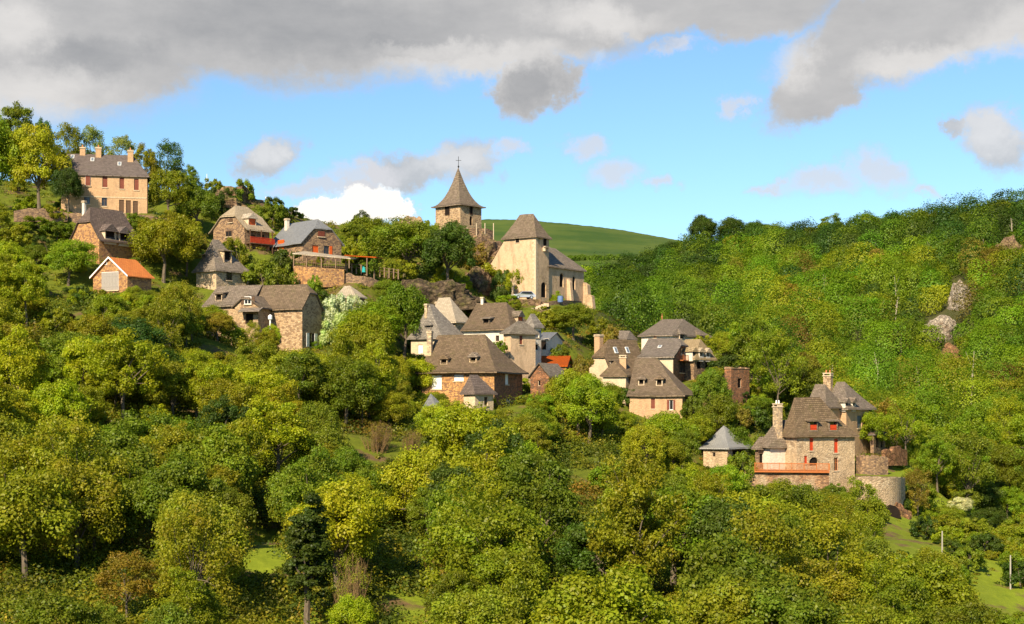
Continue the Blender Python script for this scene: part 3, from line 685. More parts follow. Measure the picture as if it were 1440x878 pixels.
b.chimney(294, 293, 305, 305, 'beige', None, xy=(-b.W*.35, b.Dp*.3))
b.finish()
X = lambda u, o, z: b.S('right', u, z, o); dk = MB(); L = b.Dp; zf = b.zb+0.4
dk.box(0.2, L-.2, .02, 1.3, zf-.15, zf, X); dk_o = dk.build('balcony', 'wood_brown', e)
rl = MB(); rl.box(0.2, L-.2, 1.22, 1.3, zf+.95, zf+1.05, X)
for i in range(int(L/0.16)): rl.box(.22+i*.16, .31+i*.16, 1.235, 1.275, zf+.02, zf+.949, X)
x = rl.build('railing', 'red_paint', e); x.parent = dk_o
for u in (0.3, L/2, L-.3):
    pp = MB(); pp.box(u-.08, u+.08, 1.05, 1.21, zf-4, zf-.151, X); pp.box(u-.08, u+.08, 1.05, 1.21, zf+.001, b.ze-.1, X); x = pp.build('post', 'wood_brown', e); x.parent = dk_o
CLEAR += [(284, 289, 382, 340, 268)]
# slate roofed house with orange shutters over the terrace
e, b = house('slate_roof_house', 'brown gabled house with smooth grey slate roof, white chimney and bright orange shutters', 'house', dict(pxL=378, pxC=426, pxR=480, D=270, th=50, py_base=368, py_eave=341, wall='brown'))
b.roof((399, 314), (444, 311), axis='x', ends=('gable', 'half'), mat='slate_blue', oh=0.55, conc=1.0, inset=1.6, tc=.6, thick=.14)
b.win('right', 439, 345, 448, 357.5, 'closed', shut='orange_paint', frame='wood_brown'); b.win('right', 455.5, 346, 463, 360, 'half_open', shut='orange_paint', frame='wood_brown', )
b.win('right', 447, 325.5, 456, 333, 'closed', shut='wood_red', frame='wood_brown')
b.win('front', 391.5, 338, 399.5, 351, 'door', shut='orange_paint', frame='orange_paint')
b.chimney(400, 308, 407, 322, 'white', None); b.finish(); CLEAR += [(385, 311, 482, 362, 266)]
# canopy terrace below it
tw, _ = wall_run('terrace_wall', [(413, 374, 262), (440, 376, 260), (484, 379, 262)], 404, 5.5, 'orange', 'tall ochre stone terrace wall beneath the covered terrace', rough=.05)
c0 = P(413, 374, 262)
e = empty('covered_terrace', P(450, 377, 263), 0, 'covered terrace with thin pale lean-to roof on posts in front of the slate roofed house', 'terrace roof')
mb = MB(); A = P(411, 357.5, 261.5); B = P(493, 364.5, 262); mb.hexa([A, B, B+Vector((1.2, 6, .5)), A+Vector((1.2, 6, .9)), A+Vector((0, 0, .16)), B+Vector((0, 0, .16)), B+Vector((1.2, 6, .66)), A+Vector((1.2, 6, 1.06))]); mb.build('roof', 'lauze_pale', e)
for px, pt in ((413, 358.6), (431, 360.2), (452, 362), (472, 363.7), (491, 365.2)):
    mb = MB(); a = P(px, 377.5, 262.2); t = P(px, pt, 262.2); mb.box(-.09, .09, -.09, .09, 0, t.z-a.z, lambda x, y, z: Vector((a.x+x, a.y+y, a.z+z))); mb.build('post', 'timber', e)
mb = MB(); a = P(413, 377, 262.5); c = P(484, 380, 262.5); 
for hh in (.45, .95): mb.tube([a+Vector((0, 0, hh)), c+Vector((0, 0, hh))], .035, 5)
for i in range(24): p = a.lerp(c, i/23); mb.tube([p, p+Vector((0, 0, .95))], .02, 4)
mb.build('railing', 'timber', e); CLEAR += [(412, 355, 494, 398, 258)]
# pergola with red roof edge, umbrella
e = empty('pergola', P(512, 378, 266), 0, 'open wooden pergola with red roof edge right of the covered terrace', 'pergola')
mb = MB(); A = P(484, 360, 264); B = P(529, 363, 266); mb.hexa([A, B, B+Vector((.8, 5, .3)), A+Vector((.8, 5, .3)), A+Vector((0, 0, .2)), B+Vector((0, 0, .2)), B+Vector((.8, 5, .5)), A+Vector((.8, 5, .5))]); mb.build('roof', 'tile_red', e)
for px, d, pb in ((486, 264.2, 380), (505, 269.5, 380), (526, 266, 408), (527.5, 270.5, 388), (516, 265, 388)):
    mb = MB(); a = P(px, pb, d); t = P(px, 363, d); mb.tube([a, t], .11, 6); mb.build('post', 'timber', e)
mb = MB(); a = P(488, 379, 265); c = P(560, 388, 268)
for hh in (.5, 1.0): mb.tube([a+Vector((0, 0, hh)), c+Vector((0, 0, hh))], .05, 5)
for i in range(12): p = a.lerp(c, i/11); mb.box(-.1, .1, -.08, .08, -.6, 1.1, lambda x, y, z: p+Vector((x, y, z)))
fo = mb.build('rail_fence', 'timber', None, loc=tuple(a)); tagged(fo, 'weathered timber rail fence running right from the pergola', 'fence')
wall_run('bank_wall', [(484, 383, 262.5), (515, 390, 263), (545, 398, 266)], 425, 0.8, 'brown', 'dark brown retaining wall under the pergola', rough=.3)
p = P(512, 384, 266); e = empty('parasol', p, 0, 'closed turquoise parasol under the pergola', 'parasol')
mb = MB(); mb.tube([p+Vector((0, 0, -.8)), p+Vector((0, 0, 1.6))], .035, 6); mb.build('pole', 'timber', e)
mb = MB(); mb.tube([p+Vector((0, 0, .1)), p+Vector((0, 0, .5)), p+Vector((0, 0, 1.2)), p+Vector((0, 0, 1.55))], [.42, .36, .2, .03], 10); mb.build('canopy', 'teal', e)
CLEAR += [(486, 358, 530, 392, 258)]
# pyramid roofed house
e, b = house('pyramid_roof_house', 'small pale stone house with steep brown pyramid roof and large dormer', 'house', dict(pxL=276, pxC=304, pxR=350, D=256, th=38, py_base=404, py_eave=379, wall='pale'))
b.roof((299, 337), (308, 337.5), axis='y', ends=('hip', 'hip'), mat='lauze', oh=0.55, conc=1.25)
b.win('right', 318.5, 381.5, 325.5, 394.5, 'window', frame='wood_brown'); b.win('right', 344, 387, 351, 399, 'dark', frame='white_paint')
b.dormer(317, 356, 323, 368, 'right', 'dark', cheek='pale', roof_style='shed', size=1.25); b.dormer(285.5, 358, 288.5, 361.5, 'front', 'dark', cheek='lauze', roof_style='shed')
b.finish(); CLEAR += [(272, 337, 352, 402, 250)]
# the long barn with its wing
e, b = house('stone_barn', 'long stone barn with clipped gables, narrow dark right gable facing the valley', 'barn', dict(pxL=352, pxC=425, pxR=452, D=240, th=24, py_base=499, py_eave=433, wall='beige', found=6))
b.roof((343, 402), (430, 400), ends=('gable', 'half'), mat='lauze', oh=0.5, conc=1.15, inset=1.2, tc=.66)
b.win('right', 434.5, 469, 442, 488, 'open', shut='white_paint', frame='wood_brown'); b.finish()
w = Block(e, 290, 352, None, 243, 20, 480, 428, Dp=6.5, wall='beige', found=6)
w.roof((290, 402), (345, 402.5), ends=('hip', 'gable'), mat='lauze', oh=.5, conc=1.15)
w.dormer(304, 413, 312, 422, 'front', 'dark', cheek='pale', roof_style='shed')
w.finish(wall_name='wing_wall')
g = Block(e, 330, 363, 366, 237.5, 14, 482, 431, Dp=7, wall='beige', found=6)
g.roof((345, 414), (349, 414), axis='y', ends=('half', 'gable'), mat='lauze', oh=.45, conc=1.05, inset=.8, tc=.7)
g.win('front', 344, 417.5, 353.5, 428, 'open', shut='wood_brown', frame='white_paint'); g.win('front', 345, 441, 356, 456, 'dark', frame='wood_brown'); g.finish(wall_name='wing_wall')
mb = MB(); X = lambda u, o, z: g.S('front', u, z, o); zc = g.on_side('front', 355, 434)[1]
mb.hexa([X(1.2, 0, zc-.0), X(4.6, 0, zc), X(4.6, 1.5, zc-.6), X(1.2, 1.5, zc-.6), X(1.2, 0, zc+.15), X(4.6, 0, zc+.15), X(4.6, 1.5, zc-.45), X(1.2, 1.5, zc-.45)]); mb.build('porch_roof', 'lauze', e)
CLEAR += [(296, 400, 452, 432, 234), (400, 430, 453, 490, 234), (333, 414, 400, 447, 234)]
# small white ornament post below the barn
p = P(380, 456, 232); mb = MB(); mb.tube([p+Vector((0, 0, -2)), p+Vector((0, 0, .6)), p+Vector((0, 0, .7)), p+Vector((0, 0, 1.2)), p+Vector((0, 0, 1.4))], [.12, .12, .3, .32, .08], 10)
tagged(mb.build('garden_ornament', 'white_paint', None, loc=tuple(p)), 'small white garden ornament on a post in front of the stone barn', 'ornament')
# shed behind blossom
e, b = house('garden_shed', 'low shed with pale roof between the white blossom bush and the pergola', 'shed', dict(pxL=474, pxC=500, pxR=513, D=252, th=30, py_base=430, py_eave=416, wall='brown'))
b.roof((484, 402), (492, 402), ends=('hip', 'hip'), mat='lauze_pale', oh=.3, conc=1.0); b.win('right', 502, 419, 508, 427, 'dark', frame='timber'); b.finish(); CLEAR += [(486, 402, 512, 420, 246)]

# bell tower on the rock
e, b = house('bell_tower', 'square stone bell tower with flared slate spire and iron cross on the hilltop', 'bell tower', dict(pxL=612.5, pxC=647.3, pxR=677, D=312, th=42, py_base=335, py_eave=287, wall='beige', found=4))
b.roof((644.2, 236), (644.6, 236), ends=('hip', 'hip'), mat='lauze', oh=0.65, conc=2.0, thick=.2)
b.win('front', 626, 288.5, 632.5, 303, 'arch', frame='wood_brown'); b.win('right', 660.3, 288.5, 664.3, 302, 'arch', frame='wood_brown'); b.win('right', 660.5, 304, 664.3, 317, 'arch', frame='wood_brown')
b.finish()
mb = MB(); t = b.X(0, 0, (HY-237)*b.o.y/F); mb.tube([t, t+Vector((0, 0, 2.4))], .05, 5); mb.tube([t+Vector((-.55, 0, 1.6)), t+Vector((.55, 0, 1.6))], .045, 5); mb.tube([t+Vector((0, 0, .1)), t+Vector((0, 0, .35)), t+Vector((0, 0, .6))], [.05, .2, .05], 8)
x = mb.build('cross', 'iron', e); x.parent = b.roof_obj
CLEAR += [(612, 235, 679, 315, 306)]
for i, px in enumerate((656, 670, 682, 694)):
    pass
e = empty('railing_fence', P(676, 334, 308), 0, 'thin pale post railing on the rock right of the bell tower', 'fence')
tops = [(657, 320, 308), (670, 314, 308), (682, 314, 309), (694, 314, 310)]
for px, py, d in tops: mb = MB(); a = P(px, 340, d); mb.tube([a, P(px, py, d)], .09, 6); mb.build('post', 'quoin', e)
mb = MB()
for k in range(3):
    for f in (.35, .8): mb.tube([P(tops[k][0], tops[k][1]+14*f, tops[k][2]), P(tops[k+1][0], tops[k+1][1]+14*f, tops[k+1][2])], .03, 4)
mb.build('wire', 'iron', e)
wall_run('tower_yard_wall', [(648, 322, 308), (680, 321, 309), (694, 325, 311)], 338, .6, 'brown', 'low brown wall behind the railing posts beside the bell tower')
# ruined wall left of the tower
wall_run('ruined_wall', [(557, 312, 310), (570, 306, 310), (586, 305, 311), (597, 312, 311)], 325, .9, 'beige', 'crumbling pale ruin wall on the skyline left of the bell tower', rough=.35)

# church
e, b = house('church', 'tall pale church with broad tower facade, hipped tower roof and lower nave behind', 'church', dict(pxL=709, pxC=753.5, pxR=772, D=292, th=35, py_base=425, py_eave=332, wall='church', found=4))
b.roof((731, 302), (750, 301), ends=('hip', 'hip'), mat='lauze_pale' if False else 'lauze', oh=.45, conc=1.12)
b.win('front', 725, 333.8, 731, 342, 'dark', frame='quoin'); b.win('right', 763, 333.5, 768.5, 346, 'dark', frame='quoin'); b.win('right', 761, 397, 768, 418.5, 'arch', frame='wood_brown', name='door')
b.finish(wall_name='tower_wall')
# battered shoulder at the left of the facade
mb = MB(); W2 = -b.W/2; x2, z2 = b.on_side('front', 689, 374); x2 -= b.W/2; ztop = b.on_side('front', 709, 339)[1]; y0, y1 = -b.Dp/2+.012, -b.Dp/2+2.2
zb_ = b.zb-5
for ya, yb in ((y0, y1),):
    pts = [(W2, zb_), (W2, ztop), (x2, z2), (x2-.2, zb_)]
    A = [b.X(x, ya, z) for x, z in pts]; B = [b.X(x, yb, z) for x, z in pts]
    mb.face(A[::-1]); mb.face(B)
    for i in range(4): j = (i+1) % 4; mb.face([A[i], A[j], B[j], B[i]])
mb.build('side_wall', 'church', e)
qn = MB(); X = lambda u, o, z: b.S('front', u, z, o); zz = b.zb-1; k = 0
while zz < b.ze-.5:
    l = .75 if k % 2 else .45; qn.box(b.W-l, b.W+.012, -.3, .015, zz, zz+.4, X); zz += .42; k += 1
Y = lambda u, o, z: b.S('right', u, z, o); zz = b.zb-1; k = 0
while zz < b.ze-.5:
    l = .45 if k % 2 else .75; qn.box(.0125, l, .0, .013, zz, zz+.4, Y); zz += .42; k += 1
qn.build('quoins', 'quoin', e)
cb = MB(); u_, z_ = b.on_side('right', 765.5, 350); 
for du in (-.55, .25): cb.box(u_+du, u_+du+.28, .002, .55, z_-.5, z_+.2, Y)
cb.box(u_-.8, u_+.8, .3, .8, z_+.2, z_+.35, Y); cb.build('corbel', 'quoin', e)
ncx = b.X(b.W/2-.3, b.Dp/2, 0); Dn = ncx.y; pxn = px_of((ncx.x, ncx.y, 0))[0]
n = Block(e, None, pxn, 821, Dn, 35, 430, 373.5, W=10.5, wall='church', found=4)
zr = (HY-341)*Dn/F
n.roof((772, 341), (781, 343), axis='y', ends=('gable', 'hip'), mat='lauze', oh=.4, conc=1.0, zr=zr)
n.win('right', 787, 384.5, 792.5, 404, 'arch', frame='quoin'); n.win('right', 805, 389, 809, 408.5, 'arch', frame='quoin')
n.finish(wall_name='nave_wall')
def buttress(u, L, d0, d1, z0, z1, name='buttress'):
    mb = MB(); X = lambda uu, o, z: n.S('right', uu, z, o)
    mb.hexa([X(u, .002, z0), X(u+L, .002, z0), X(u+L, d0, z0), X(u, d0, z0), X(u, .002, z1), X(u+L, .002, z1), X(u+L, d1, z1-(d0-d1)*.9), X(u, d1, z1-(d0-d1)*.9)])
    mb.build(name, 'church', e)
u1 = n.on_side('right', 797, 410)[0]; zt = n.on_side('right', 799, 392)[1]; buttress(u1, .8, 1.5, .7, n.zb-3, zt)
u2 = n.Dp-.2; buttress(u2, 1.1, 1.5, .9, n.zb-4, n.on_side('right', 818, 397)[1]); buttress(u2+.05, 1.0, 2.6, 1.9, n.zb-4, n.on_side('right', 818, 412)[1], 'buttress')
CLEAR += [(690, 300, 775, 408, 286), (772, 340, 822, 412, 290), (814, 388, 836, 432, 330)]
wall_run('church_yard_wall', [(745, 424, 286), (770, 424.5, 287), (795, 423, 292), (818, 424, 300)], 440, .6, 'brown', 'dark red-brown retaining wall under the church nave', rough=.1); CLEAR += [(745, 420, 818, 430, 284)]
# steps by the church
e = empty('stone_steps', P(756, 432, 285), 0, 'pale stone steps leading up to the church corner', 'steps'); mb = MB(); a = P(740, 436, 283)
for i in range(8): mb.box(i*.45, (i+1)*.45+.5, 0+i*.2, 2.2+i*.2, i*.18-.6, i*.18, lambda x, y, z: a+Vector((x, y, z)))
mb.build('steps', 'quoin', e)
# car
def car(p, rz):
    e = empty('parked_car', p, rz, 'silver hatchback car parked at the foot of the church tower', 'car'); ex = Vector((math.cos(rz), math.sin(rz), 0)); ey = Vector((-math.sin(rz), math.cos(rz), 0))
    X = lambda x, y, z: p+ex*x+ey*y+Vector((0, 0, z))
    prof = [(-2.05, .35), (2.0, .35), (2.08, .62), (1.95, .82), (1.1, .95), (.45, 1.42), (-1.35, 1.46), (-1.95, 1.0), (-2.1, .7)]
    def ext(pr, w0, w1, mb):
        A = [X(x, -(w0 if z < 1 else w1), z) for x, z in pr]; B = [X(x, (w0 if z < 1 else w1), z) for x, z in pr]; mb.face(A); mb.face(B[::-1])
        for i in range(len(pr)): j = (i+1) % len(pr); mb.face([A[i], A[j], B[j], B[i]])
    mb = MB(); ext(prof, .85, .62, mb); mb.build('body', 'car_paint', e)
    for sgn in (-1, 1):
        mb = MB(); q4 = [(-1.6, 1.0), (.85, 1.0), (.38, 1.36), (-1.3, 1.38)]
        mb.hexa([X(x, sgn*(.84-.0), z) if z < 1.05 else X(x, sgn*.66, z) for x, z in q4] + [X(x, sgn*(.87), z) if z < 1.05 else X(x, sgn*.70, z) for x, z in q4]); mb.build('side_window', 'glass', e)
        for xx in (-1.25, 1.3):
            mb = MB(); mb.tube([X(xx, sgn*.68, .32), X(xx, sgn*.9, .32)], .32, 16); w_ = mb.build('wheel', 'tyre', e); mb = MB(); mb.tube([X(xx, sgn*.9, .32), X(xx, sgn*.92, .32)], .19, 12); r_ = mb.build('rim', 'car_paint', e); r_.parent = w_
        mb = MB(); mb.box(1.97, 2.1, sgn*.62-.16, sgn*.62+.16, .66, .8, X); mb.build('headlight', 'white_paint', e)
    mb = MB(); mb.hexa([X(1.12, -.72, .98), X(1.12, .72, .98), X(.5, .58, 1.40), X(.5, -.58, 1.40), X(1.16, -.72, 1.0), X(1.16, .72, 1.0), X(.53, .58, 1.43), X(.53, -.58, 1.43)]); mb.build('windscreen', 'glass', e)
    return e
p = P(736, 421, 287); car(p, R(-160)); CLEAR += [(724, 407, 750, 421, 284)]
gy_ = MB(); a = P(736, 421.6, 287); gy_.box(-2.6, 3.2, -1.2, 6, -1.5, 0, lambda x, y, z: a+Vector((x, y, z))); go = gy_.build('parking_terrace', 'rock', None); go['kind'] = 'structure'
p = P(788, 421, 289); mb = MB(); mb.tube([p+Vector((0, 0, -.6)), p+Vector((0, 0, -.5)), p+Vector((0, 0, .0)), p+Vector((0, 0, .55)), p+Vector((0, 0, .6))], [.42, .5, .52, .5, .42], 14)
tagged(mb.build('placeholder', 'blue_plastic', None, loc=tuple(p)), 'blue barrel standing against the church nave wall', 'placeholder')  # drum shape standing in for an unidentified blue object

# ================================================================ middle cluster
e, b = house('steep_roof_house', 'house with steep grey slate roof and pinkish shuttered wall, left of the tower house', 'house', dict(pxL=578, pxC=622, pxR=656, D=246, th=35, py_base=520, py_eave=474, wall='cream'))
b.roof((604, 428), (609, 428), axis='y', ends=('hip', 'hip'), mat='lauze_grey', oh=.5, conc=1.2)
b.win('front', 587.5, 485, 594.5, 498, 'closed', shut='white_paint', frame='quoin'); b.dormer(600, 456, 606, 461.5, 'front', 'dark', cheek='lauze_grey', roof_style='gable')
b.chimney(597, 428, 602, 441, 'pale', None); b.finish(); CLEAR += [(579, 428, 655, 470, 242), (579, 474, 603, 498, 242)]
e, b = house('pale_roof_house', 'house with pale weathered stone roof rising behind the steep grey roof', 'house', dict(pxL=606, pxC=640, pxR=660, D=262, th=30, py_base=490, py_eave=452, wall='pale'))
b.roof((611, 420), (633, 418), axis='x', ends=('hip', 'hip'), mat='lauze_pale', oh=.5, conc=1.1); b.chimney(592.5, 425, 598, 440, 'pale', None, xy=(-b.W/2-.2, 0)); b.finish(); CLEAR += [(610, 418, 660, 450, 255)]
e, b = house('tower_house', 'tall white and beige house with broad grey roof, climbing plant and corner tower', 'house', dict(pxL=652, pxC=716, pxR=755, D=244, th=26, py_base=515, py_eave=462, wall='white'))
b.roof((660, 426.5), (712, 425.5), ends=('gable', 'hip'), mat='lauze', oh=.55, conc=1.15)
b.dormer(680, 448, 687.5, 455, 'front', 'dark', cheek='lauze', roof_style='shed')
b.win('front', 697, 472, 702, 480, 'window', frame='wood_brown')
b.dormer(728, 444, 734, 453, 'right', 'orange_paint', cheek='pale', roof_style='gable')
b.chimney(676, 418.5, 680.5, 427, 'white', None); b.finish()
t = Block(e, 708, 718, 753, 240, 52, 540, 467, wall='church', found=3)
t.roof((728, 451), (738, 452), axis='y', ends=('hip', 'hip'), mat='lauze_grey', oh=.45, conc=1.0); t.win('right', 730.5, 472, 735, 484.5, 'closed', shut='wood_red', frame='quoin'); t.finish(wall_name='tower_wall')
s_ = Block(e, 740, 751, 761, 246, 40, 530, 458, wall='white', found=3); s_.roof((745, 440), (752, 442), axis='y', ends=('hip', 'hip'), mat='lauze_grey', oh=.35, conc=1.0)
s_.win('right', 753, 465, 758, 475, 'open', shut='blue_paint', frame='white_paint'); s_.win('right', 753, 484, 758, 493, 'dark', frame='white_paint'); s_.finish(wall_name='side_wall')
CLEAR += [(655, 425, 762, 465, 238), (686, 465, 752, 530, 236), (752, 460, 762, 495, 236)]
e, b = house('slate_shed', 'small white walled shed with low blue slate roof right of the tower house', 'shed', dict(pxL=756, pxC=772, pxR=791, D=252, th=20, py_base=496, py_eave=476, wall='white'))
b.roof((764, 467), (784, 468), ends=('gable', 'gable'), mat='slate_blue', oh=.3, conc=1.0, thick=.12); b.win('front', 758, 480, 768, 492, 'dark', frame='wood_brown'); b.finish(); CLEAR += [(762, 466, 792, 492, 245)]
e, b = house('red_tile_shed', 'low shed with red clay tile roof between the tower house and the trees', 'shed', dict(pxL=757, pxC=796, pxR=804, D=246, th=10, py_base=530, py_eave=514, wall='red'))
b.roof((757, 500), (798, 501), ends=('gable', 'gable'), mat='tile_red', oh=.3, conc=1.0, thick=.14); b.finish(); CLEAR += [(756, 497, 800, 514, 240)]
e, b = house('brick_outbuilding', 'red stone outbuilding with pale grey roof and gable facing left, beside the tower house', 'outbuilding', dict(pxL=746, pxC=772, pxR=796, D=234, th=28, py_base=560, py_eave=529, wall='red'))
b.roof((758, 510), (786, 512), axis='y', ends=('gable', 'gable'), mat='lauze_grey', oh=.3, conc=1.0); b.win('front', 756, 535, 760, 543, 'dark', frame='quoin'); b.finish(); CLEAR += [(750, 510, 788, 528, 228)]
# big house in the middle
e, b = house('big_roof_house', 'large central house with sweeping brown hipped roof, white doors and red stone right wall', 'house', dict(pxL=593, pxC=695, pxR=734.5, D=226, th=24, py_base=577, py_eave=522, wall='orange', found=4))
b.roof((612, 471.5), (682, 470), ends=('hip', 'hip'), mat='lauze', oh=.75, conc=1.22)
b.win('front', 606.5, 528, 621, 547.5, 'closed', shut='white_paint', frame='quoin'); b.win('front', 638, 527, 652, 536, 'closed', shut='white_paint', frame='quoin')
b.win('front', 627, 528, 628.6, 540, 'closed', shut='rail', frame='rail')
b.win('right', 710.5, 526.5, 715.5, 541, 'closed', shut='white_paint', frame='quoin'); b.win('right', 712, 559, 718, 572, 'window', frame='white_paint')
b.dormer(620, 502, 629, 511, 'front', 'dark', cheek='pale', roof_style='gable', size=.85); b.dormer(661, 499.5, 670, 508, 'front', 'dark', cheek='pale', roof_style='gable', size=.85)
b.chimney(600.5, 466, 608.5, 486, 'pale', None); b.finish()
# red stone of the right wall, laid as a facing
mb = MB(); X = lambda u, o, z: b.S('right', u, z, o); L = b.Dp; hs = b.holes['right']
us = sorted(set([.012, L] + [h[0] for h in hs] + [h[1] for h in hs])); zs = sorted(set([b.zb-4, b.ze-.05] + [h[2] for h in hs] + [h[3] for h in hs]))
for i in range(len(us)-1):
    for j in range(len(zs)-1):
        um, zm = (us[i]+us[i+1])/2, (zs[j]+zs[j+1])/2
        if any(h[0] < um < h[1] and h[2] < zm < h[3] for h in hs): continue
        mb.face([X(us[i], .012, zs[j]), X(us[i+1], .012, zs[j]), X(us[i+1], .012, zs[j+1]), X(us[i], .012, zs[j+1])])
mb.build('side_wall', 'red', e, 'dark red stone side wall')
a = Block(e, 652, 668, 694, 219, 42, 577, 552, wall='cream', found=4)
a.roof((657, 528), (672, 527), axis='y', ends=('hip', 'hip'), mat='lauze_dark', oh=.4, conc=1.15); a.win('right', 681, 558.5, 686, 570.5, 'window', frame='wood_brown'); a.finish(wall_name='annex_wall')
CLEAR += [(587, 469, 735, 520, 222), (604, 522, 655, 546, 222), (657, 526, 735, 574, 214)]
e, b = house('low_slate_cottage', 'tree hidden cottage with sloping blue grey roof below the big central roof', 'cottage', dict(pxL=588, pxC=622, pxR=640, D=208, th=40, py_base=606, py_eave=590, wall='brown'))
b.roof((592, 552), (606, 556), axis='y', ends=('hip', 'hip'), mat='slate_blue', oh=.4, conc=1.1); b.finish(); CLEAR += [(600, 556, 625, 572, 205)]

# right cluster
e, b = house('cream_gable_house', 'house with cream left gable and long brown roof with two skylights', 'house', dict(pxL=828, pxC=858, pxR=908, D=252, th=47, py_base=548, py_eave=521, wall='cream', found=4))
b.roof((848, 478), (896, 477), axis='y', ends=('half', 'gable'), mat='lauze', oh=.4, conc=1.1, inset=2.4, tc=.5)
b.chimney(836, 471, 848, 488, 'pink', None); b.skylight(865.5, 493); b.skylight(882, 493); b.dormer(859, 507, 865, 512, 'right', 'dark', cheek='lauze', roof_style='shed'); b.finish(); CLEAR += [(831, 472, 905, 500, 246), (834, 500, 856, 520, 246)]
e, b = house('red_gable_house', 'house with tall red stone gable facing right and brown roof with one skylight', 'house', dict(pxL=899, pxC=946.5, pxR=975, D=256, th=20, py_base=540, py_eave=501, wall='cream', found=5))
b.roof((898, 477), (944, 475), ends=('gable', 'half'), mat='lauze', oh=.5, conc=1.1, inset=1.2, tc=.66); b.skylight(928, 488, .6, .9)
b.finish(wall_label='cream front wall')
mb = MB(); X = lambda u, o, z: b.S('right', u, z, o); L = b.Dp; mb.face([X(.012, .012, b.zb-5), X(L-.012, .012, b.zb-5), X(L-.012, .012, b.ze), X(.012, .012, b.ze)])
for side, h0, z0, h1, z1 in b.gables:
    if side == 'right': m_ = L/2; mb.face([X(m_-h0+.01, .012, z0), X(m_+h0-.01, .012, z0), X(m_+h1, .012, z1), X(m_-h1, .012, z1)])
mb.build('gable_wall', 'red', e, 'red stone gable wall')
b.wins = []; b.holes['right'] = []
for args in ((955, 509, 963, 524.5), (957, 490, 963, 499)):
    b.win('right', *args, 'window', frame='wood_brown'); w_ = b.wins[-1]; w_['surf'] = True; b.make_win(w_)
mb = MB(); u0 = b.on_side('right', 953, 505)[0]; u1 = b.on_side('right', 966, 505)[0]; zf = b.on_side('right', 960, 507)[1]
mb.box(u0, u1, .013, .95, zf-.12, zf, X); mb.box(u0, u1, .9, .95, zf+.8, zf+.88, X)
for i in range(14): uu = u0+(u1-u0)*i/13; mb.box(uu-.03, uu+.03, .9, .94, zf+.001, zf+.799, X)
mb.build('balcony', 'rail', e)
CLEAR += [(902, 475, 976, 525, 250), (930, 525, 968, 532, 250)]
e, b = house('back_house', 'large white walled house with wide brown hipped roof, topmost of the right cluster', 'house', dict(pxL=902, pxC=944, pxR=998, D=274, th=36, py_base=500, py_eave=470, wall='white', found=5))
b.roof((931, 447.5), (961, 447.5), axis='x', ends=('hip', 'hip'), mat='lauze', oh=.5, conc=1.12, zr=(HY-447)*277/F)
b.win('front', 919, 472, 923.5, 475.5, 'closed', shut='red_paint', frame='white_paint'); b.dormer(955, 469, 963, 475, 'right', 'dark', cheek='quoin', roof_style='hip'); b.dormer(980, 471, 989, 477.5, 'right', 'dark', cheek='quoin', roof_style='hip')
b.chimney(912, 455, 917, 463, 'red', None, xy=(-b.W*.28, b.Dp*.3)); b.finish()
mb = MB(); tp = b.X(b.roofp['a'], 0, b.roofp['z']); mb.tube([tp, tp+Vector((0, 0, .5)), tp+Vector((0, 0, .7)), tp+Vector((0, 0, 1.1))], [.06, .12, .05, .02], 8); x = mb.build('finial', 'terracotta', e); x.parent = b.roof_obj
CLEAR += [(903, 446, 1000, 475, 268)]
e, b = house('dormer_row_house', 'narrow house with pale mansard roof and a row of three white dormers', 'house', dict(pxL=952, pxC=976, pxR=1003, D=262, th=40, py_base=530, py_eave=504, wall='brown', found=5))
b.roof((962, 477), (985, 477), axis='x', ends=('gable', 'hip'), mat='lauze_pale', oh=.5, conc=1.0)
for x0, y0 in ((972.5, 491.5), (982.5, 492), (992, 492.5)): b.dormer(x0, y0, x0+6.5, y0+8, 'right', 'dark', cheek='white', roof_style='gable', size=.8)
b.win('right', 980, 509, 986, 519, 'dark', frame='wood_brown'); b.win('right', 992, 509, 997, 519, 'dark', frame='wood_brown'); b.finish(); CLEAR += [(966, 477, 1003, 512, 256)]
e, b = house('hidden_roof_house', 'small brown roof peeping up behind the long roof with two skylights', 'house', dict(pxL=862, pxC=880, pxR=893, D=275, th=30, py_base=490, py_eave=476, wall='beige'))
b.roof((869, 465), (888, 465), ends=('hip', 'hip'), mat='lauze', oh=.4, conc=1.0); b.finish()
e, b = house('front_dormer_house', 'cream house with two pale dormers and red brown shutters, lowest of the right cluster', 'house', dict(pxL=885, pxC=959.5, pxR=978, D=238, th=16, py_base=590, py_eave=555, wall='pink', found=3))
b.roof((880, 504), (925, 505), ends=('gable', 'hip'), mat='lauze', oh=.5, conc=1.18, ohg=.35)
b.win('front', 915.5, 560.5, 921, 575, 'closed', shut='wood_red', frame='quoin'); b.win('front', 941, 562.5, 946.5, 576.5, 'open', shut='wood_red', frame='white_paint')
b.dormer(899, 532, 905, 540, 'front', 'dark', cheek='quoin', roof_style='hip'); b.dormer(924, 532, 930.5, 541, 'front', 'dark', cheek='quoin', roof_style='hip'); b.chimney(871, 500, 882, 528, 'pink', None)
b.finish()
w = Block(e, 848, 880, 892, 243, 30, 560, 527, wall='cream', found=4); w.roof((862, 507), (872, 507), axis='y', ends=('hip', 'gable'), mat='lauze', oh=.4, conc=1.0); w.finish(wall_name='wing_wall')
CLEAR += [(880, 502, 960, 578, 232), (855, 508, 880, 535, 234)]
wall_run('garden_wall', [(960, 560, 240), (968, 562, 241), (976, 566, 243)], 590, .6, 'red', 'short red stone wall right of the lowest cream house in the cluster', rough=.3)
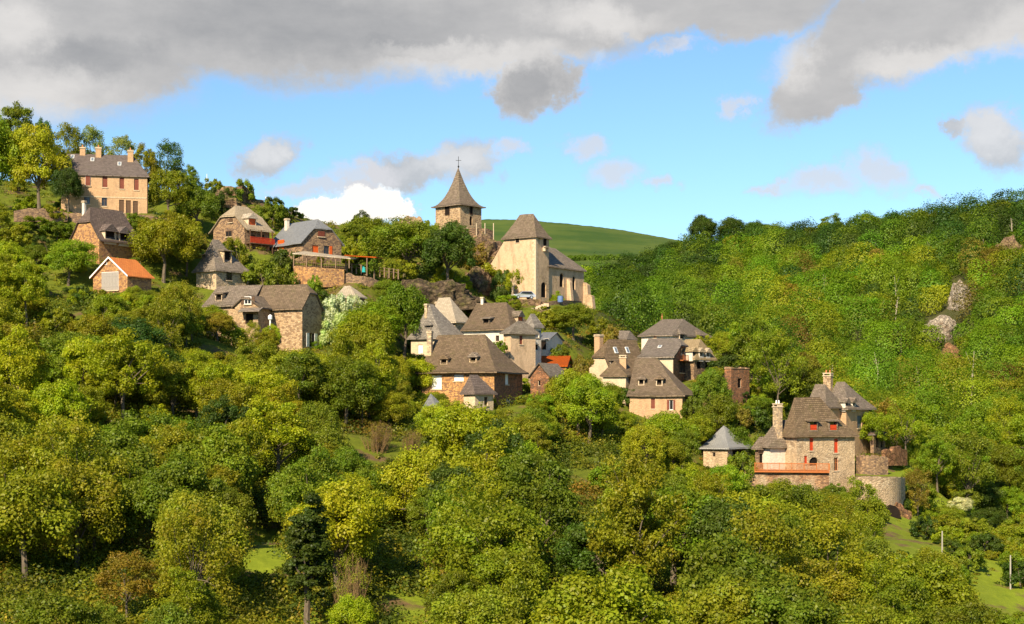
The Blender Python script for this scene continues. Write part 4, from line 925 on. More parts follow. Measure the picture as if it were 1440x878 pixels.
# ruined tower
e, b = house('ruined_tower', 'roofless red stone tower stub with one tall opening, right of the cluster', 'ruin', dict(pxL=1019, pxC=1028, pxR=1054, D=252, th=45, py_base=572, py_eave=519, wall='red', found=4))
b.win('right', 1037.5, 532, 1043, 546, 'dark', frame='quoin'); b.finish()
mb = MB(); rr = random.Random(3); n_ = 26
for side in ('front', 'right', 'back', 'left'):
    L = b.side(side)[3]; k = 0; u = 0
    while u < L: w_ = rr.uniform(.3, .7); mb.box(u, min(u+w_-.03, L), -.5, .07, b.ze+.002, b.ze+rr.uniform(.05, .38), lambda x, y, z, s=side: b.S(s, x, z, y)); u += w_
mb.build('wall_top', 'brown', e); mb = MB(); mb.face([b.X(-b.W/2+.3, -b.Dp/2+.3, b.ze-.4), b.X(b.W/2-.3, -b.Dp/2+.3, b.ze-.4), b.X(b.W/2-.3, b.Dp/2-.3, b.ze-.4), b.X(-b.W/2+.3, b.Dp/2-.3, b.ze-.4)]); mb.build('rubble_fill', 'rock', e)
CLEAR += [(1019, 515, 1055, 562, 246)]

# dovecote
e, b = house('dovecote', 'small square stone dovecote with light grey pyramid roof left of the balcony manor', 'dovecote', dict(pxL=989, pxC=1023, pxR=1056, D=226, th=38, py_base=662, py_eave=629, wall='keep', found=4))
b.roof((1017.5, 599), (1018, 599), ends=('hip', 'hip'), mat='slate_light', oh=.5, conc=1.15); b.win('front', 1001, 636, 1006, 643, 'dark', frame='quoin'); b.win('right', 1030, 633, 1046, 650, 'dark', frame='wood_brown'); b.finish(); CLEAR += [(987, 598, 1060, 634, 220), (990, 634, 1022, 650, 220)]
# manor with the long balcony
e, b = house('balcony_manor', 'fortress like pale manor with steep hipped roof, two red dormers and a long orange balcony', 'manor', dict(pxL=1104, pxC=1120, pxR=1202, D=222, th=62, py_base=692, py_eave=612, wall='keep', found=3))
b.roof((1117, 559), (1153, 560), axis='y', ends=('hip', 'hip'), mat='lauze', oh=.5, conc=1.22, zr=(HY-559)*225/F)
b.win('right', 1138.5, 616, 1144, 634, 'closed', shut='red_paint', frame='rail'); b.win('right', 1173, 617, 1178.7, 637, 'open', shut='red_paint', frame='rail') if False else b.win('right', 1173, 617, 1178.7, 637, 'closed', shut='red_paint', frame='rail')
b.win('right', 1173, 643.5, 1178.7, 662, 'window', frame='rail'); b.win('right', 1131, 641, 1135.5, 652, 'closed', shut='red_paint', frame='rail'); b.win('right', 1138, 643, 1151, 656, 'arch', frame='quoin', name='niche')
b.dormer(1138, 592, 1149, 604, 'right', 'red_paint', cheek='lauze', roof_style='shed'); b.dormer(1166, 592, 1177, 604, 'right', 'red_paint', cheek='lauze', roof_style='shed')
b.finish()
w = Block(e, 1070, 1083, 1124, 223, 62, 680, 627, wall='white', found=3)
w.roof((1092, 600), (1120, 585), axis='y', ends=('hip', 'gable'), mat='lauze', oh=.55, conc=1.15, zr=(HY-590)*225/F)
w.win('right', 1068, 640, 1075, 651, 'dark', frame='wood_brown'); w.chimney(1087, 568, 1100, 604, 'pale', 'white_paint', down=4); w.finish(wall_name='wing_wall')
lo = Block(e, 1062, 1066, 1083, 224, 62, 680, 630, wall='brown', found=3); lo.roof((1068, 622), (1080, 614), axis='y', ends=('hip', 'gable'), mat='lauze', oh=.4, conc=1.0, zr=(HY-614)*226/F); lo.win('right', 1068, 638, 1081, 652, 'dark', frame='wood_brown'); lo.finish(wall_name='wing_wall')
# balcony
mb = MB(); A = P(1061, 662, 217.5); B = P(1166.5, 663, 216.5); bx = (B-A); Lb = bx.length; bx.normalize(); by = Vector((-bx.y, bx.x, 0)); X = lambda x, y, z: A+bx*x+by*y+Vector((0, 0, z))
mb.box(0, Lb, 0, 3.5, -.22, 0, X); bal = mb.build('balcony', 'rail', e)
mb = MB(); mb.box(0, Lb, 0, .09, .98, 1.08, X); mb.box(0, Lb, .02, .07, .12, .18, X)
for i in range(int(Lb/.17)+1): mb.box(i*.17, i*.17+.06, .02, .07, .181, .979, X)
for i in range(7): mb.box(i*(Lb-.1)/6, i*(Lb-.1)/6+.1, -.01, .1, 0.001, 1.12, X)
x = mb.build('railing', 'rail', e); x.parent = bal
o, _ = wall_run('terrace_wall', [(1046, 661, 219), (1060, 663.5, 218), (1090, 664, 217.8), (1130, 664.5, 217.3), (1166, 665, 217)], 702, 3.2, 'patchy', 'patchy red and pale stone terrace wall under the long orange balcony', rough=.05)
CLEAR += [(1064, 556, 1203, 680, 214), (1056, 652, 1166, 668, 212)]
# house behind with big chimney
e, b = house('chimney_house', 'beige house with broad stone chimney and blue grey shutter behind the balcony manor', 'house', dict(pxL=1160, pxC=1190, pxR=1227, D=240, th=36, py_base=640, py_eave=574, wall='pink', found=3))
b.roof((1168, 538.5), (1188, 537.5), axis='x', ends=('gable', 'hip'), mat='lauze', oh=.5, conc=1.1, zr=(HY-537)*243/F)
b.win('right', 1205.5, 584.5, 1212, 602.5, 'closed', shut='blue_paint', frame='quoin'); b.chimney(1158, 525, 1171, 556, 'beige', 'terracotta', down=3.5)
b.dormer(1187, 563, 1193, 569.5, 'right', 'dark', cheek='white', roof_style='gable', size=.8); b.dormer(1197, 563, 1203.5, 569.5, 'right', 'dark', cheek='white', roof_style='gable', size=.8); b.finish()
w = Block(e, 1136, 1160, 1185, 236, 36, 640, 572, wall='pink', found=3); w.roof((1146, 541), (1160, 540), axis='x', ends=('gable', 'hip'), mat='lauze', oh=.45, conc=1.1); w.finish(wall_name='wing_wall')
q_ = Block(e, 1224, 1229, 1245, 243, 30, 640, 609, wall='brown', found=3); q_.roof((1230, 605), (1242, 605.5), ends=('hip', 'hip'), mat='lauze_dark', oh=.3, conc=1.0); q_.win('right', 1232, 614, 1236, 630, 'dark', frame='timber'); q_.win('right', 1238.5, 614, 1242, 630, 'dark', frame='timber'); q_.finish(wall_name='porch_wall')
CLEAR += [(1136, 526, 1228, 575, 232), (1192, 575, 1245, 632, 232)]
wall_run('rampart_wall', [(1201, 671, 215), (1215, 671, 213.5), (1235, 671, 213.5), (1255, 671.5, 215), (1267, 672, 218), (1273, 672, 223)], 714, 1.0, 'keep', 'curved pale rampart wall right of the balcony manor', rough=.06); CLEAR += [(1202, 668, 1268, 692, 210)]
wall_run('garden_wall', [(1203, 641, 228), (1213, 641, 226), (1230, 642, 226), (1249, 643, 227)], 675, .8, 'brown', 'middle brown stone wall above the curved rampart', rough=.2); CLEAR += [(1203, 640, 1249, 666, 222)]
wall_run('garden_wall', [(1245, 633, 234), (1262, 631, 236), (1276, 630, 239)], 655, .7, 'rock_red', 'rough red brown wall end right of the porch, upper right of the rampart', rough=.35); CLEAR += [(1247, 631, 1275, 648, 228)]
gp_ = MB(); a = P(1202, 676, 217); gp_.face([P(1203, 673.5, 216), P(1236, 673.5, 214.5), P(1266, 674, 219), P(1270, 664, 232), P(1203, 664, 232)]); go = gp_.build('lawn', 'ground', None); go['kind'] = 'structure'


# ------------------------------------------------------------ the ground: one sheet through surveyed points
# (photo column, photo row, metres away)
GP = [  # crest and top of the village spur
 (-60, 250, 300), (60, 262, 305), (150, 255, 312), (240, 276, 308), (300, 268, 305), (350, 283, 300), (400, 314, 294), (440, 326, 296), (500, 336, 300), (560, 322, 312), (645, 322, 316), (690, 334, 312),
 (-60, 330, 262), (40, 300, 268), (100, 300, 268), (207, 305, 268), (243, 308, 270), (150, 366, 252), (90, 345, 255), (150, 410, 241), (215, 405, 243), (60, 400, 245), (0, 390, 240),
 (-80, 480, 205), (0, 470, 205), (100, 470, 208), (250, 460, 222), (330, 350, 272), (290, 345, 270), (380, 345, 272), (430, 362, 270), (490, 372, 270), (450, 402, 262), (310, 402, 254), (270, 402, 254), (350, 470, 238), (425, 497, 236), (455, 495, 240),
 (520, 385, 276), (575, 392, 290), (632, 404, 286), (600, 360, 305), (560, 425, 266), (530, 430, 258), (480, 430, 255), (505, 500, 238), (560, 515, 230),
 (665, 335, 312), (700, 385, 304), (690, 410, 296), (740, 420, 290), (755, 425, 290), (775, 423, 293), (820, 433, 300), (845, 470, 318),
 (610, 480, 250), (590, 505, 240), (680, 500, 244), (720, 528, 236), (740, 560, 228), (700, 585, 218), (640, 580, 214), (590, 600, 205), (765, 495, 250), (800, 475, 262), (770, 545, 232), (805, 515, 244),
 (860, 545, 242), (890, 590, 230), (958, 590, 232), (975, 545, 245), (1000, 525, 252), (1040, 568, 250), (930, 530, 255), (1000, 585, 240), (960, 480, 272), (900, 490, 275),
 (1010, 660, 224), (1060, 690, 214), (1120, 692, 215), (1200, 694, 216), (1200, 640, 232), (1230, 640, 238), (1250, 650, 236), (1275, 652, 240), (1270, 708, 219), (1260, 732, 214), (1200, 712, 212), (1100, 705, 208), (1320, 690, 240),
 # wood below the village
 (-60, 620, 165), (0, 620, 168), (150, 600, 175), (300, 570, 195), (400, 600, 188), (500, 610, 190), (600, 640, 186), (700, 640, 192), (800, 640, 196), (900, 650, 200), (1000, 700, 200), (1100, 740, 192),
 (-60, 760, 135), (0, 760, 138), (150, 760, 140), (300, 760, 142), (365, 780, 146), (450, 760, 144), (600, 770, 146), (700, 770, 150), (850, 770, 156), (1000, 780, 160), (1150, 790, 168), (1250, 760, 195), (1330, 775, 190), (1420, 820, 180),
 (0, 900, 108), (300, 900, 110), (600, 890, 114), (900, 900, 118), (1200, 900, 130), (1400, 880, 160), (1500, 880, 168), (0, 1100, 84), (700, 1100, 86), (1400, 1100, 95),
 # behind the spur
 (240, 300, 330), (300, 296, 328), (350, 312, 324), (400, 336, 322), (450, 352, 322), (500, 356, 326), (560, 352, 334), (610, 356, 336), (660, 362, 334),
 (0, 330, 380), (300, 360, 400), (600, 420, 420), (760, 480, 400), (880, 520, 370), (1000, 560, 350), (1100, 600, 320), (1180, 640, 290), (1260, 680, 265), (1330, 720, 248), (300, 400, 560), (0, 340, 700),
 # wooded slope across the side valley
 (840, 425, 620), (880, 404, 700), (930, 382, 770), (975, 352, 765), (1010, 344, 760), (1060, 354, 730), (1130, 352, 690), (1200, 348, 650), (1270, 342, 610), (1340, 336, 570), (1390, 328, 540), (1450, 322, 510), (1560, 312, 480),
 (850, 462, 540), (930, 440, 600), (1020, 440, 520), (1100, 430, 520), (1200, 420, 500), (1300, 410, 460), (1400, 400, 430), (1500, 390, 400), (1000, 520, 420), (1100, 520, 410), (1200, 520, 400), (1300, 520, 380), (1420, 520, 350),
 (1150, 590, 350), (1250, 600, 330), (1350, 600, 310), (1450, 610, 300), (1300, 680, 275), (1400, 680, 265), (1460, 690, 262), (1300, 742, 232), (1400, 745, 232), (1260, 738, 222), (1440, 780, 208), (1350, 800, 185),
 # beyond the slope, and the green hill far behind
 (1000, 395, 960), (1250, 390, 880), (1450, 380, 760), (680, 309, 1090), (740, 310, 1100), (800, 315, 1110), (870, 323, 1120), (935, 335, 1140), (1000, 348, 1160), (600, 322, 1080), (760, 345, 980), (850, 358, 960), (770, 380, 870), (880, 395, 850), (800, 430, 740),
 (300, 345, 1100), (-200, 345, 1100), (1600, 365, 1150), (700, 350, 1400), (0, 380, 1500), (1400, 400, 1500)]
GPW = [((px-CX)*D/F, D, (HY-py)*D/F) for px, py, D in GP]
GPW += [(x, 0, -2.2) for x in (-60, 0, 60)] + [(x, -60, 4) for x in (-60, 0, 60)] + [(x, 45, -34) for x in (-80, -30, 20, 80)] + [(-220, 200, 20), (-240, 320, 58), (-260, 120, -10), (-420, 500, 60), (220, 120, -30), (-600, 900, 110), (700, 900, 150), (500, 450, 90), (450, 250, 40)]
for bk in BLOCKS:      # the ground meets every building at its base and falls away in front of it
    hw_, hd_ = bk.W/2, bk.Dp/2
    for x_, y_, dz_ in ((-hw_, -hd_-.3, -.3), (0, -hd_-.3, -.3), (hw_+.3, -hd_-.3, -.3), (hw_+.3, 0, -.2), (hw_+.3, hd_, 0), (-hw_-.3, hd_, .2), (-hw_-.3, 0, 0)):
        p_ = bk.X(x_, y_, bk.zb+dz_); GPW.append(tuple(p_))
    p_ = bk.X(0, -hd_-4, 0); q_ = bk.X(hw_+4, 0, 0); c_ = p_ if p_.y < q_.y else q_
    GPW.append((c_.x, c_.y, bk.zb-1.6))
# keep one point per metre: where two would fight, the lower one wins
_k = {}
for p_ in GPW:
    k_ = (round(p_[0]/2.0), round(p_[1]/2.0))
    if k_ not in _k or p_[2] < _k[k_][2]: _k[k_] = p_
GPW = np.array(list(_k.values())); _c = 7.0
def _phi(r2): return np.sqrt(r2 + _c*_c)
_A = GPW[:, :2]; _n = len(_A); _K = _phi(((_A[:, None]-_A[None])**2).sum(-1)) - np.eye(_n)*0.35
_Pm = np.c_[np.ones(_n), _A/100]; _S = np.block([[_K, _Pm], [_Pm.T, np.zeros((3, 3))]])
_w = np.linalg.solve(_S, np.r_[GPW[:, 2], np.zeros(3)])
def hgt(x, y):
    x = np.atleast_1d(np.asarray(x, float)); y = np.atleast_1d(np.asarray(y, float)); out = np.empty(x.size)
    xf, yf = x.ravel(), y.ravel()
    for i in range(0, x.size, 20000):
        a = np.c_[xf[i:i+20000], yf[i:i+20000]]
        out[i:i+20000] = _phi(((a[:, None]-_A[None])**2).sum(-1)) @ _w[:_n] + np.c_[np.ones(len(a)), a/100] @ _w[_n:]
    r = out.reshape(x.shape)
    r = r + 0.25*np.sin(x*0.55+np.sin(y*0.3)*2)*np.sin(y*0.47+np.sin(x*0.21)*2)*np.clip((y-60)/60, 0, 1)
    return r
def H(x, y): return float(hgt(x, y)[0])
_DS = np.concatenate([np.arange(90, 360, 1.0), np.arange(360, 1300, 4.0)])
def hit(px, py, dmin=90):
    """first ground point seen through a photo position"""
    ds = _DS[_DS >= dmin]; x = (px-CX)/F*ds; z = (HY-py)/F*ds; g = hgt(x, ds)
    k = np.nonzero(g > z)[0]
    if len(k) == 0: return None
    i = k[0]; return Vector((x[i], ds[i], g[i]))
def grid_axis(segs):
    out = []
    for a, b, st in segs: out += list(np.arange(a, b, st))
    return np.array(out + [segs[-1][1]])
gx = grid_axis([(-1300, -400, 60), (-400, -120, 10), (-120, 170, 2), (170, 420, 6), (420, 1300, 60)])
gy = grid_axis([(-140, 90, 8), (90, 340, 2), (340, 600, 5), (600, 1200, 12), (1200, 2400, 80)])
GX, GY = np.meshgrid(gx, gy); GZ = hgt(GX, GY)
nxg, nyg = len(gx), len(gy)
me = bpy.data.meshes.new('ground'); idx = np.arange(nxg*nyg).reshape(nyg, nxg)
qd = np.stack([idx[:-1, :-1], idx[:-1, 1:], idx[1:, 1:], idx[1:, :-1]], -1).reshape(-1, 4)
me.vertices.add(nxg*nyg); me.vertices.foreach_set('co', np.stack([GX, GY, GZ], -1).ravel())
me.loops.add(qd.size); me.loops.foreach_set('vertex_index', qd.ravel()); me.polygons.add(len(qd))
me.polygons.foreach_set('loop_start', np.arange(0, qd.size, 4)); me.polygons.foreach_set('loop_total', np.full(len(qd), 4)); me.update(calc_edges=True)
me.polygons.foreach_set('use_smooth', [True]*len(qd))
me.materials.append(M['ground']); ground = bpy.data.objects.new('ground', me); COL.objects.link(ground); ground['kind'] = 'structure'

# ---- rocks
def rock_thing(name, label, pts, D, mat, depth=6, seed=1, res=1.1):
    """craggy outcrop: bulging irregular body over a base ellipse; pts = (x0,y0,x1,y1) in the photo"""
    x0, y0, x1, y1 = pts; c = P((x0+x1)/2, y1, D); w = (x1-x0)*D/F/2*1.12; h = (y1-y0)*D/F; mb = MB(); nu, nv = 36, 18; rr = Vector((seed*3.1, seed*1.7, 0)); G = []
    for j in range(nv+1):
        row = []; t = j/nv
        for i in range(nu):
            a = 2*math.pi*i/nu; r = (1-t**2.2)**.6 if t < 1 else 0; d = Vector((math.cos(a)*w*r, math.sin(a)*depth*r, t*h)); n = mnoise.noise(d*.35+rr)*1.6+mnoise.noise(d*.9+rr)*.9+mnoise.noise(d*2.2+rr)*.35
            st = math.floor(t*h/1.1)*.0
            row.append(c+Vector((d.x*(1+n*.22), d.y*(1+n*.22), d.z*(1+n*.10)-.8*(1-t)+n*.3)))
        G.append(row)
    for j in range(nv):
        for i in range(nu): k = (i+1) % nu; mb.face([G[j][i], G[j][k], G[j+1][k], G[j+1][i]])
    o = mb.build(name, mat, None, loc=tuple(c)); tagged(o, label, 'rock'); return o
rock_thing('rock_outcrop', 'big ochre crag between the bell tower and the church', (652, 330, 712, 378), 306, 'rock', 5, 1)
rock_thing('rock_outcrop', 'brown rock slope left of the car by the church', (655, 378, 694, 412), 297, 'rock', 5, 2)
rock_thing('rock_outcrop', 'shade-painted bank of rock beneath the two big round trees', (545, 396, 672, 432), 277, 'rock_shaded', 6, 3)
rock_thing('rock_outcrop', 'brown rock directly beneath the church yard wall', (742, 432, 800, 462), 281, 'rock', 4, 4)
rock_thing('rock_outcrop', 'rust red rock with the cave mouth under the curved rampart', (1205, 703, 1282, 736), 218, 'rock_red', 4, 5)
rock_thing('rock_outcrop', 'brown outcrop on the skyline above the balcony house', (288, 262, 362, 292), 300, 'rock', 6, 6)
rk = [('pale crag standing highest in the three on the far wooded slope', (1338, 396, 1362, 430), 425, 'rock_pale'), ('wide pale crag left of and below the round crag on the far slope', (1298, 448, 1346, 474), 405, 'rock_pale'), ('brown cliff near the right edge, high on the far slope', (1396, 338, 1442, 372), 455, 'rock'),
      ('red brown rock patch under the wide pale crag', (1322, 488, 1350, 520), 385, 'rock_red'), ('small grey boulder in the wood below the pale crags', (1180, 640, 1190, 650), 300, 'rock_pale')]
for i, (lb, r_, d_, mt) in enumerate(rk[:4]):
    g_ = hit((r_[0]+r_[2])/2, r_[3], 330); d2 = g_.y if g_ else d_
    rock_thing('rock_outcrop', lb, (r_[0], r_[1]-3, r_[2], r_[3]+5), d2-1, mt, 5, 10+i)
CLEAR += [(1344, 400, 1356, 416, 460), (1306, 450, 1342, 462, 460), (1410, 344, 1430, 354, 470), (655, 334, 706, 366, 300), (1250, 714, 1262, 724, 212), (1332, 496, 1340, 502, 430)]
# cave mouth
p = P(1256, 729, 212.6); mb = MB(); ps = [(math.cos(math.pi*i/10)*1.05, math.sin(math.pi*i/10)*1.7) for i in range(11)]
A = [p+Vector((x, 0, z)) for x, z in ps]; B = [q_+Vector((0, 3, 0)) for q_ in A]; mb.face(A)
for i in range(10): mb.face([A[i], A[i+1], B[i+1], B[i]])
tagged(mb.build('cave_mouth', 'void', None, loc=tuple(p)), 'dark cave opening in the rock under the rampart', 'cave')
# ---- poles
def pole(px, pt, pb, d, label, mat='concrete', r=.11, arm=False):
    p = P(px, pb, d); t = P(px, pt, d); e = empty('utility_pole', p, 0, label, 'pole', None); mb = MB(); mb.tube([p-Vector((0, 0, 1)), t], [r, r*.7], 8); mb.build('shaft', mat, e)
    if not arm: return
    mb = MB(); mb.tube([t+Vector((-.35, 0, -.25)), t+Vector((.35, 0, -.25))], .05, 5); mb.tube([t+Vector((0, 0, -.1)), t+Vector((0, 0, .15))], .07, 6); mb.build('crossarm', mat, e)
for px, pt, pb, lb in ((1325, 747, 784, 'pale concrete utility pole in the meadow under the white blossom tree'), (1421, 781, 829, 'pale utility pole by the small dark tree near the right edge')):
    g_ = hit(px, pb, 150); pole(px, pt, pb, g_.y if g_ else 200, lb)
pole(291, 245, 275, 301, 'slim white pole on the skyline left of the rock outcrop', 'white_paint', .08, False); pole(374, 277, 292, 298, 'short white pole on the skyline right of the rock outcrop', 'white_paint', .14, False)

# ================================================================ trees
rng = np.random.default_rng(11)
def quads_mesh(name, C, Nn, size, tint, mat, col=None, asp=0.75):
    """one small leaf-spray face per point"""
    n = len(C); r = rng.normal(size=(n, 3)); T = np.cross(Nn, r); T /= np.linalg.norm(T, axis=1)[:, None]+1e-9; Bv = np.cross(Nn, T)
    s = size[:, None]; fold = Nn*s*0.22
    V = np.stack([C-T*s, C-Bv*s*asp+fold, C+T*s, C+Bv*s*asp+fold], 1).reshape(-1, 3)
    me = bpy.data.meshes.new(name); me.vertices.add(4*n); me.vertices.foreach_set('co', V.ravel().astype(np.float32))
    me.loops.add(4*n); me.loops.foreach_set('vertex_index', np.arange(4*n, dtype=np.int32)); me.polygons.add(n)
    me.polygons.foreach_set('loop_start', np.arange(0, 4*n, 4, dtype=np.int32)); me.polygons.foreach_set('loop_total', np.full(n, 4, np.int32)); me.update(calc_edges=True)
    a = me.color_attributes.new('tint', 'FLOAT_COLOR', 'POINT'); d = np.ones((n, 4), np.float32); d[:, :3] = tint; a.data.foreach_set('color', np.repeat(d, 4, 0).ravel())
    if col is not None:
        a = me.color_attributes.new('col', 'FLOAT_COLOR', 'POINT'); d = np.ones((n, 4), np.float32); d[:, :3] = col; a.data.foreach_set('color', np.repeat(d, 4, 0).ravel())
    me.materials.append(M[mat]); return me
def unit(v): return v/(np.linalg.norm(v, axis=-1, keepdims=True)+1e-9)
def clumps(seed, R_, Hc, zc, n, shape='round', low=0.25):
    g = np.random.default_rng(seed); d = unit(g.normal(size=(n*3, 3))); d = d[d[:, 2] > -0.55][:n]
    lob = unit(g.normal(size=(7, 3))); am = g.uniform(-.38, .5, 7); rad = 1+(np.maximum(d@lob.T, 0)**4*am).sum(1)
    r = g.uniform(.35, 1.0, len(d))**.55
    c = d*r[:, None]*rad[:, None]*np.array([R_, R_, Hc])
    if shape == 'cone': f = 1-(c[:, 2]/Hc+1)/2*.8; c[:, :2] *= f[:, None]*1.3
    if shape == 'column': c[:, :2] *= .9
    c[:, 2] += zc; rc = R_*g.uniform(.17, .34, len(d)); return c, rc, g
def leaves(c, rc, g, per, leaf, flat=.8, spread=.55, extra=0.0):
    n = len(c)*per; k = np.repeat(np.arange(len(c)), per); d = unit(g.normal(size=(n, 3))+np.array([0, 0, .25])); r = g.uniform(.25, 1.08, n)**.6
    wob = 1+.25*np.sin(d[:, 0]*5+k)*np.cos(d[:, 1]*5+k*2)
    pnt = c[k]+d*(rc[k]*r*wob)[:, None]*np.array([1, 1, flat]); nn = unit(d+g.normal(size=(n, 3))*spread+np.array([0, 0, .35]))
    ct = g.uniform(0, 1, len(c)); tint = np.stack([np.clip(.5+(ct[k]-.5)*.55+g.normal(0, .10, n), 0, 1), np.clip(g.uniform(0, 1, len(c))[k]*.6+g.uniform(0, .4, n), 0, 1), np.zeros(n)], 1)
    return pnt, nn, leaf*g.uniform(.55, 1.35, n), tint
def limbs(c, zc, th, seed, r0, k=8, wig=.3):
    g = random.Random(seed); mb = MB(); b0 = Vector((0, 0, -1.2)); t0 = Vector((g.uniform(-.3, .3), g.uniform(-.3, .3), th)); top = Vector((g.uniform(-.4, .4), g.uniform(-.4, .4), zc+.5))
    mb.tube([b0, Vector((0, 0, 0.1)), t0*.5+Vector((g.uniform(-.1, .1), 0, 0)), t0, t0.lerp(top, .6), top], [r0*1.35, r0*1.1, r0*.9, r0*.8, r0*.5, r0*.15], 7)
    idx_ = list(range(len(c))); g.shuffle(idx_)
    for i in idx_[:k]:
        e_ = Vector(c[i]); s_ = t0.lerp(top, g.uniform(0, .6)); mid = s_.lerp(e_, .5)+Vector((g.uniform(-wig, wig), g.uniform(-wig, wig), g.uniform(0, wig*1.5)))
        mb.tube([s_, mid, e_], [r0*.42, r0*.26, r0*.07], 5)
        for _ in range(2): e2 = Vector(c[g.choice(idx_)]); 
    return mb
KIND = {}
def reg(kind, seed, R_, Hc, zc, n, per, leaf, th, r0, shape='round', bark='bark', k=9, flat=.8, spread=.55, pre='tree'):
    c, rc, g = clumps(seed, R_, Hc, zc, n, shape); pnt, nn, sz, tint = leaves(c, rc, g, per, leaf, flat, spread)
    me = quads_mesh('crown', pnt, nn, sz, tint, 'leaf'); mb = limbs(c, zc, th, seed, r0, k); o = mb.build('trunk', bark, None, fix=False, smooth=True); tm = o.data; bpy.data.objects.remove(o)
    KIND.setdefault(kind, []).append(dict(crown=me, trunk=tm, R=R_*1.12, H=zc+Hc*1.05, lo=zc-Hc))
for s in range(6): reg('round', 100+s, 4.0, 3.6+.2*(s % 3), 5.6, 105, 270, .118, 2.6, .28)
for s in range(4): reg('loose', 200+s, 3.3, 4.4, 6.6, 80, 220, .112, 3.4, .22, flat=.7, spread=.8)
for s in range(2): reg('sparse', 300+s, 3.0, 4.6, 6.2, 72, 130, .105, 3.0, .14, bark='bark', k=18, spread=.9)
for s in range(2): reg('column', 400+s, 2.0, 7.4, 7.2, 150, 200, .12, 3.0, .3, shape='column')
for s in range(3): reg('bush', 500+s, 1.9, 1.7, 1.3, 44, 190, .095, .4, .08, k=5)
reg('young', 600, 2.0, 2.4, 4.0, 26, 90, .11, 2.0, .1, bark='bark_pale', k=10)
reg('conifer', 700, 2.3, 5.0, 6.0, 110, 200, .11, 1.6, .25, shape='cone')
# bare, many-stemmed coppice
g = random.Random(5); mb = MB()
for i in range(75):
    a = g.uniform(0, 6.28); r = g.uniform(.1, 1.9); h = g.uniform(4.5, 8.8)-r*.6; b0 = Vector((math.cos(a)*r, math.sin(a)*r, -.6)); pts = [b0]; p_ = b0; d_ = Vector((math.cos(a)*.10*r, math.sin(a)*.10*r, 1))
    for k in range(6): d_ += Vector((g.uniform(-.12, .12), g.uniform(-.12, .12), 0)); p_ = p_+d_*(h/6); pts.append(p_)
    mb.tube(pts, [.06, .055, .045, .04, .03, .02, .008], 4, cap=False)
    for j in range(14):
        k = g.randrange(1, 6); s_ = pts[k].lerp(pts[k+1], g.random()); e2 = s_+Vector((g.uniform(-.6, .6), g.uniform(-.6, .6), g.uniform(.5, 1.2))); mb.tube([s_, e2], [.02, .006], 3, cap=False)
        mb.tube([s_.lerp(e2, .5), s_.lerp(e2, .5)+Vector((g.uniform(-.4, .4), g.uniform(-.4, .4), g.uniform(.2, .6)))], [.012, .005], 3, cap=False)
o = mb.build('trunk', 'twig', None, fix=False); tm = o.data; bpy.data.objects.remove(o)
gg = np.random.default_rng(3); c = np.stack([gg.normal(0, 1.5, 90), gg.normal(0, 1.5, 90), gg.uniform(1, 8.4, 90)], 1); pnt, nn, sz, tint = leaves(c, np.full(90, .7), gg, 34, .075, .8, .9)
KIND['coppice'] = [dict(crown=quads_mesh('crown', pnt, nn, sz, tint, 'leaf'), trunk=tm, R=3.6, H=9, lo=2)]

COLS = {'olive green': (0.205, 0.200, 0.009), 'yellow green': (0.245, 0.252, 0.009), 'mid green': (0.132, 0.158, 0.009), 'dark green': (0.062, 0.090, 0.010), 'fresh green': (0.172, 0.218, 0.009), 'blue green': (0.055, 0.098, 0.014), 'golden brown': (0.22, 0.165, 0.018), 'rust coloured': (0.26, 0.11, 0.02), 'pale green': (0.20, 0.21, 0.045), 'white blossomed': (0.44, 0.44, 0.22)}
TREES = []
def place(kind, colour, x, y, sc, px=None, name=None, sz=1.0, z=None, desc=None, label=None, group=None, tilt=True, v=None):
    r = rnd; vs = KIND[kind]; k = vs[r.randrange(len(vs)) if v is None else v % len(vs)]
    z = H(x, y) if z is None else z
    nm = {'bush': 'bush', 'conifer': 'conifer'}.get(kind, 'tree'); e = empty(name or nm, (x, y, z), r.uniform(0, 6.28)); e.scale = (sc*r.uniform(.92, 1.08), sc*r.uniform(.92, 1.08), sc*sz)
    base = COLS[colour]; j = [r.uniform(.86, 1.04), r.uniform(.9, 1.1), r.uniform(.8, 1.2)]; br = r.uniform(.82, 1.15)
    tc_ = bpy.data.objects.new('crown', k['crown']); COL.objects.link(tc_); tc_.parent = e; tc_.color = (base[0]*j[0]*br, base[1]*(1+(j[1]-1)*.5)*br, base[2]*j[2]*br, 1)
    tk = bpy.data.objects.new('trunk', k['trunk']); COL.objects.link(tk); tk.parent = e
    TREES.append(dict(e=e, kind=kind, colour=colour, p=Vector((x, y, z)), R=k['R']*sc, H=k['H']*sc*sz, lo=k['lo']*sc*sz, label=label, group=group, desc=desc, nm=nm)); return e
def at(kind, colour, px, D, top=None, width=None, label=None, **kw):
    """tree by photo column and distance; height from its top row"""
    x = (px-CX)*D/F; z = kw.get('z', H(x, D)); k = KIND[kind][0]
    h = ((HY-top)*D/F - z) if top is not None else k['H']; h = max(h, 1.2)
    if width: sc = width*D/F/2/k['R']; sz = h/(k['H']*sc); sz = min(sz, 2.2)
    else: sc = h/k['H']; sz = 1.0
    if width and sz < .72: sz = .72; sc = h/(k['H']*sz)
    return place(kind, colour, x, D, sc, sz=sz, label=label, **kw)
def atg(kind, colour, px, base, top, width=None, dmin=90, label=None, **kw):
    g_ = hit(px, base, dmin); return at(kind, colour, px, g_.y, top, width, label, **kw)
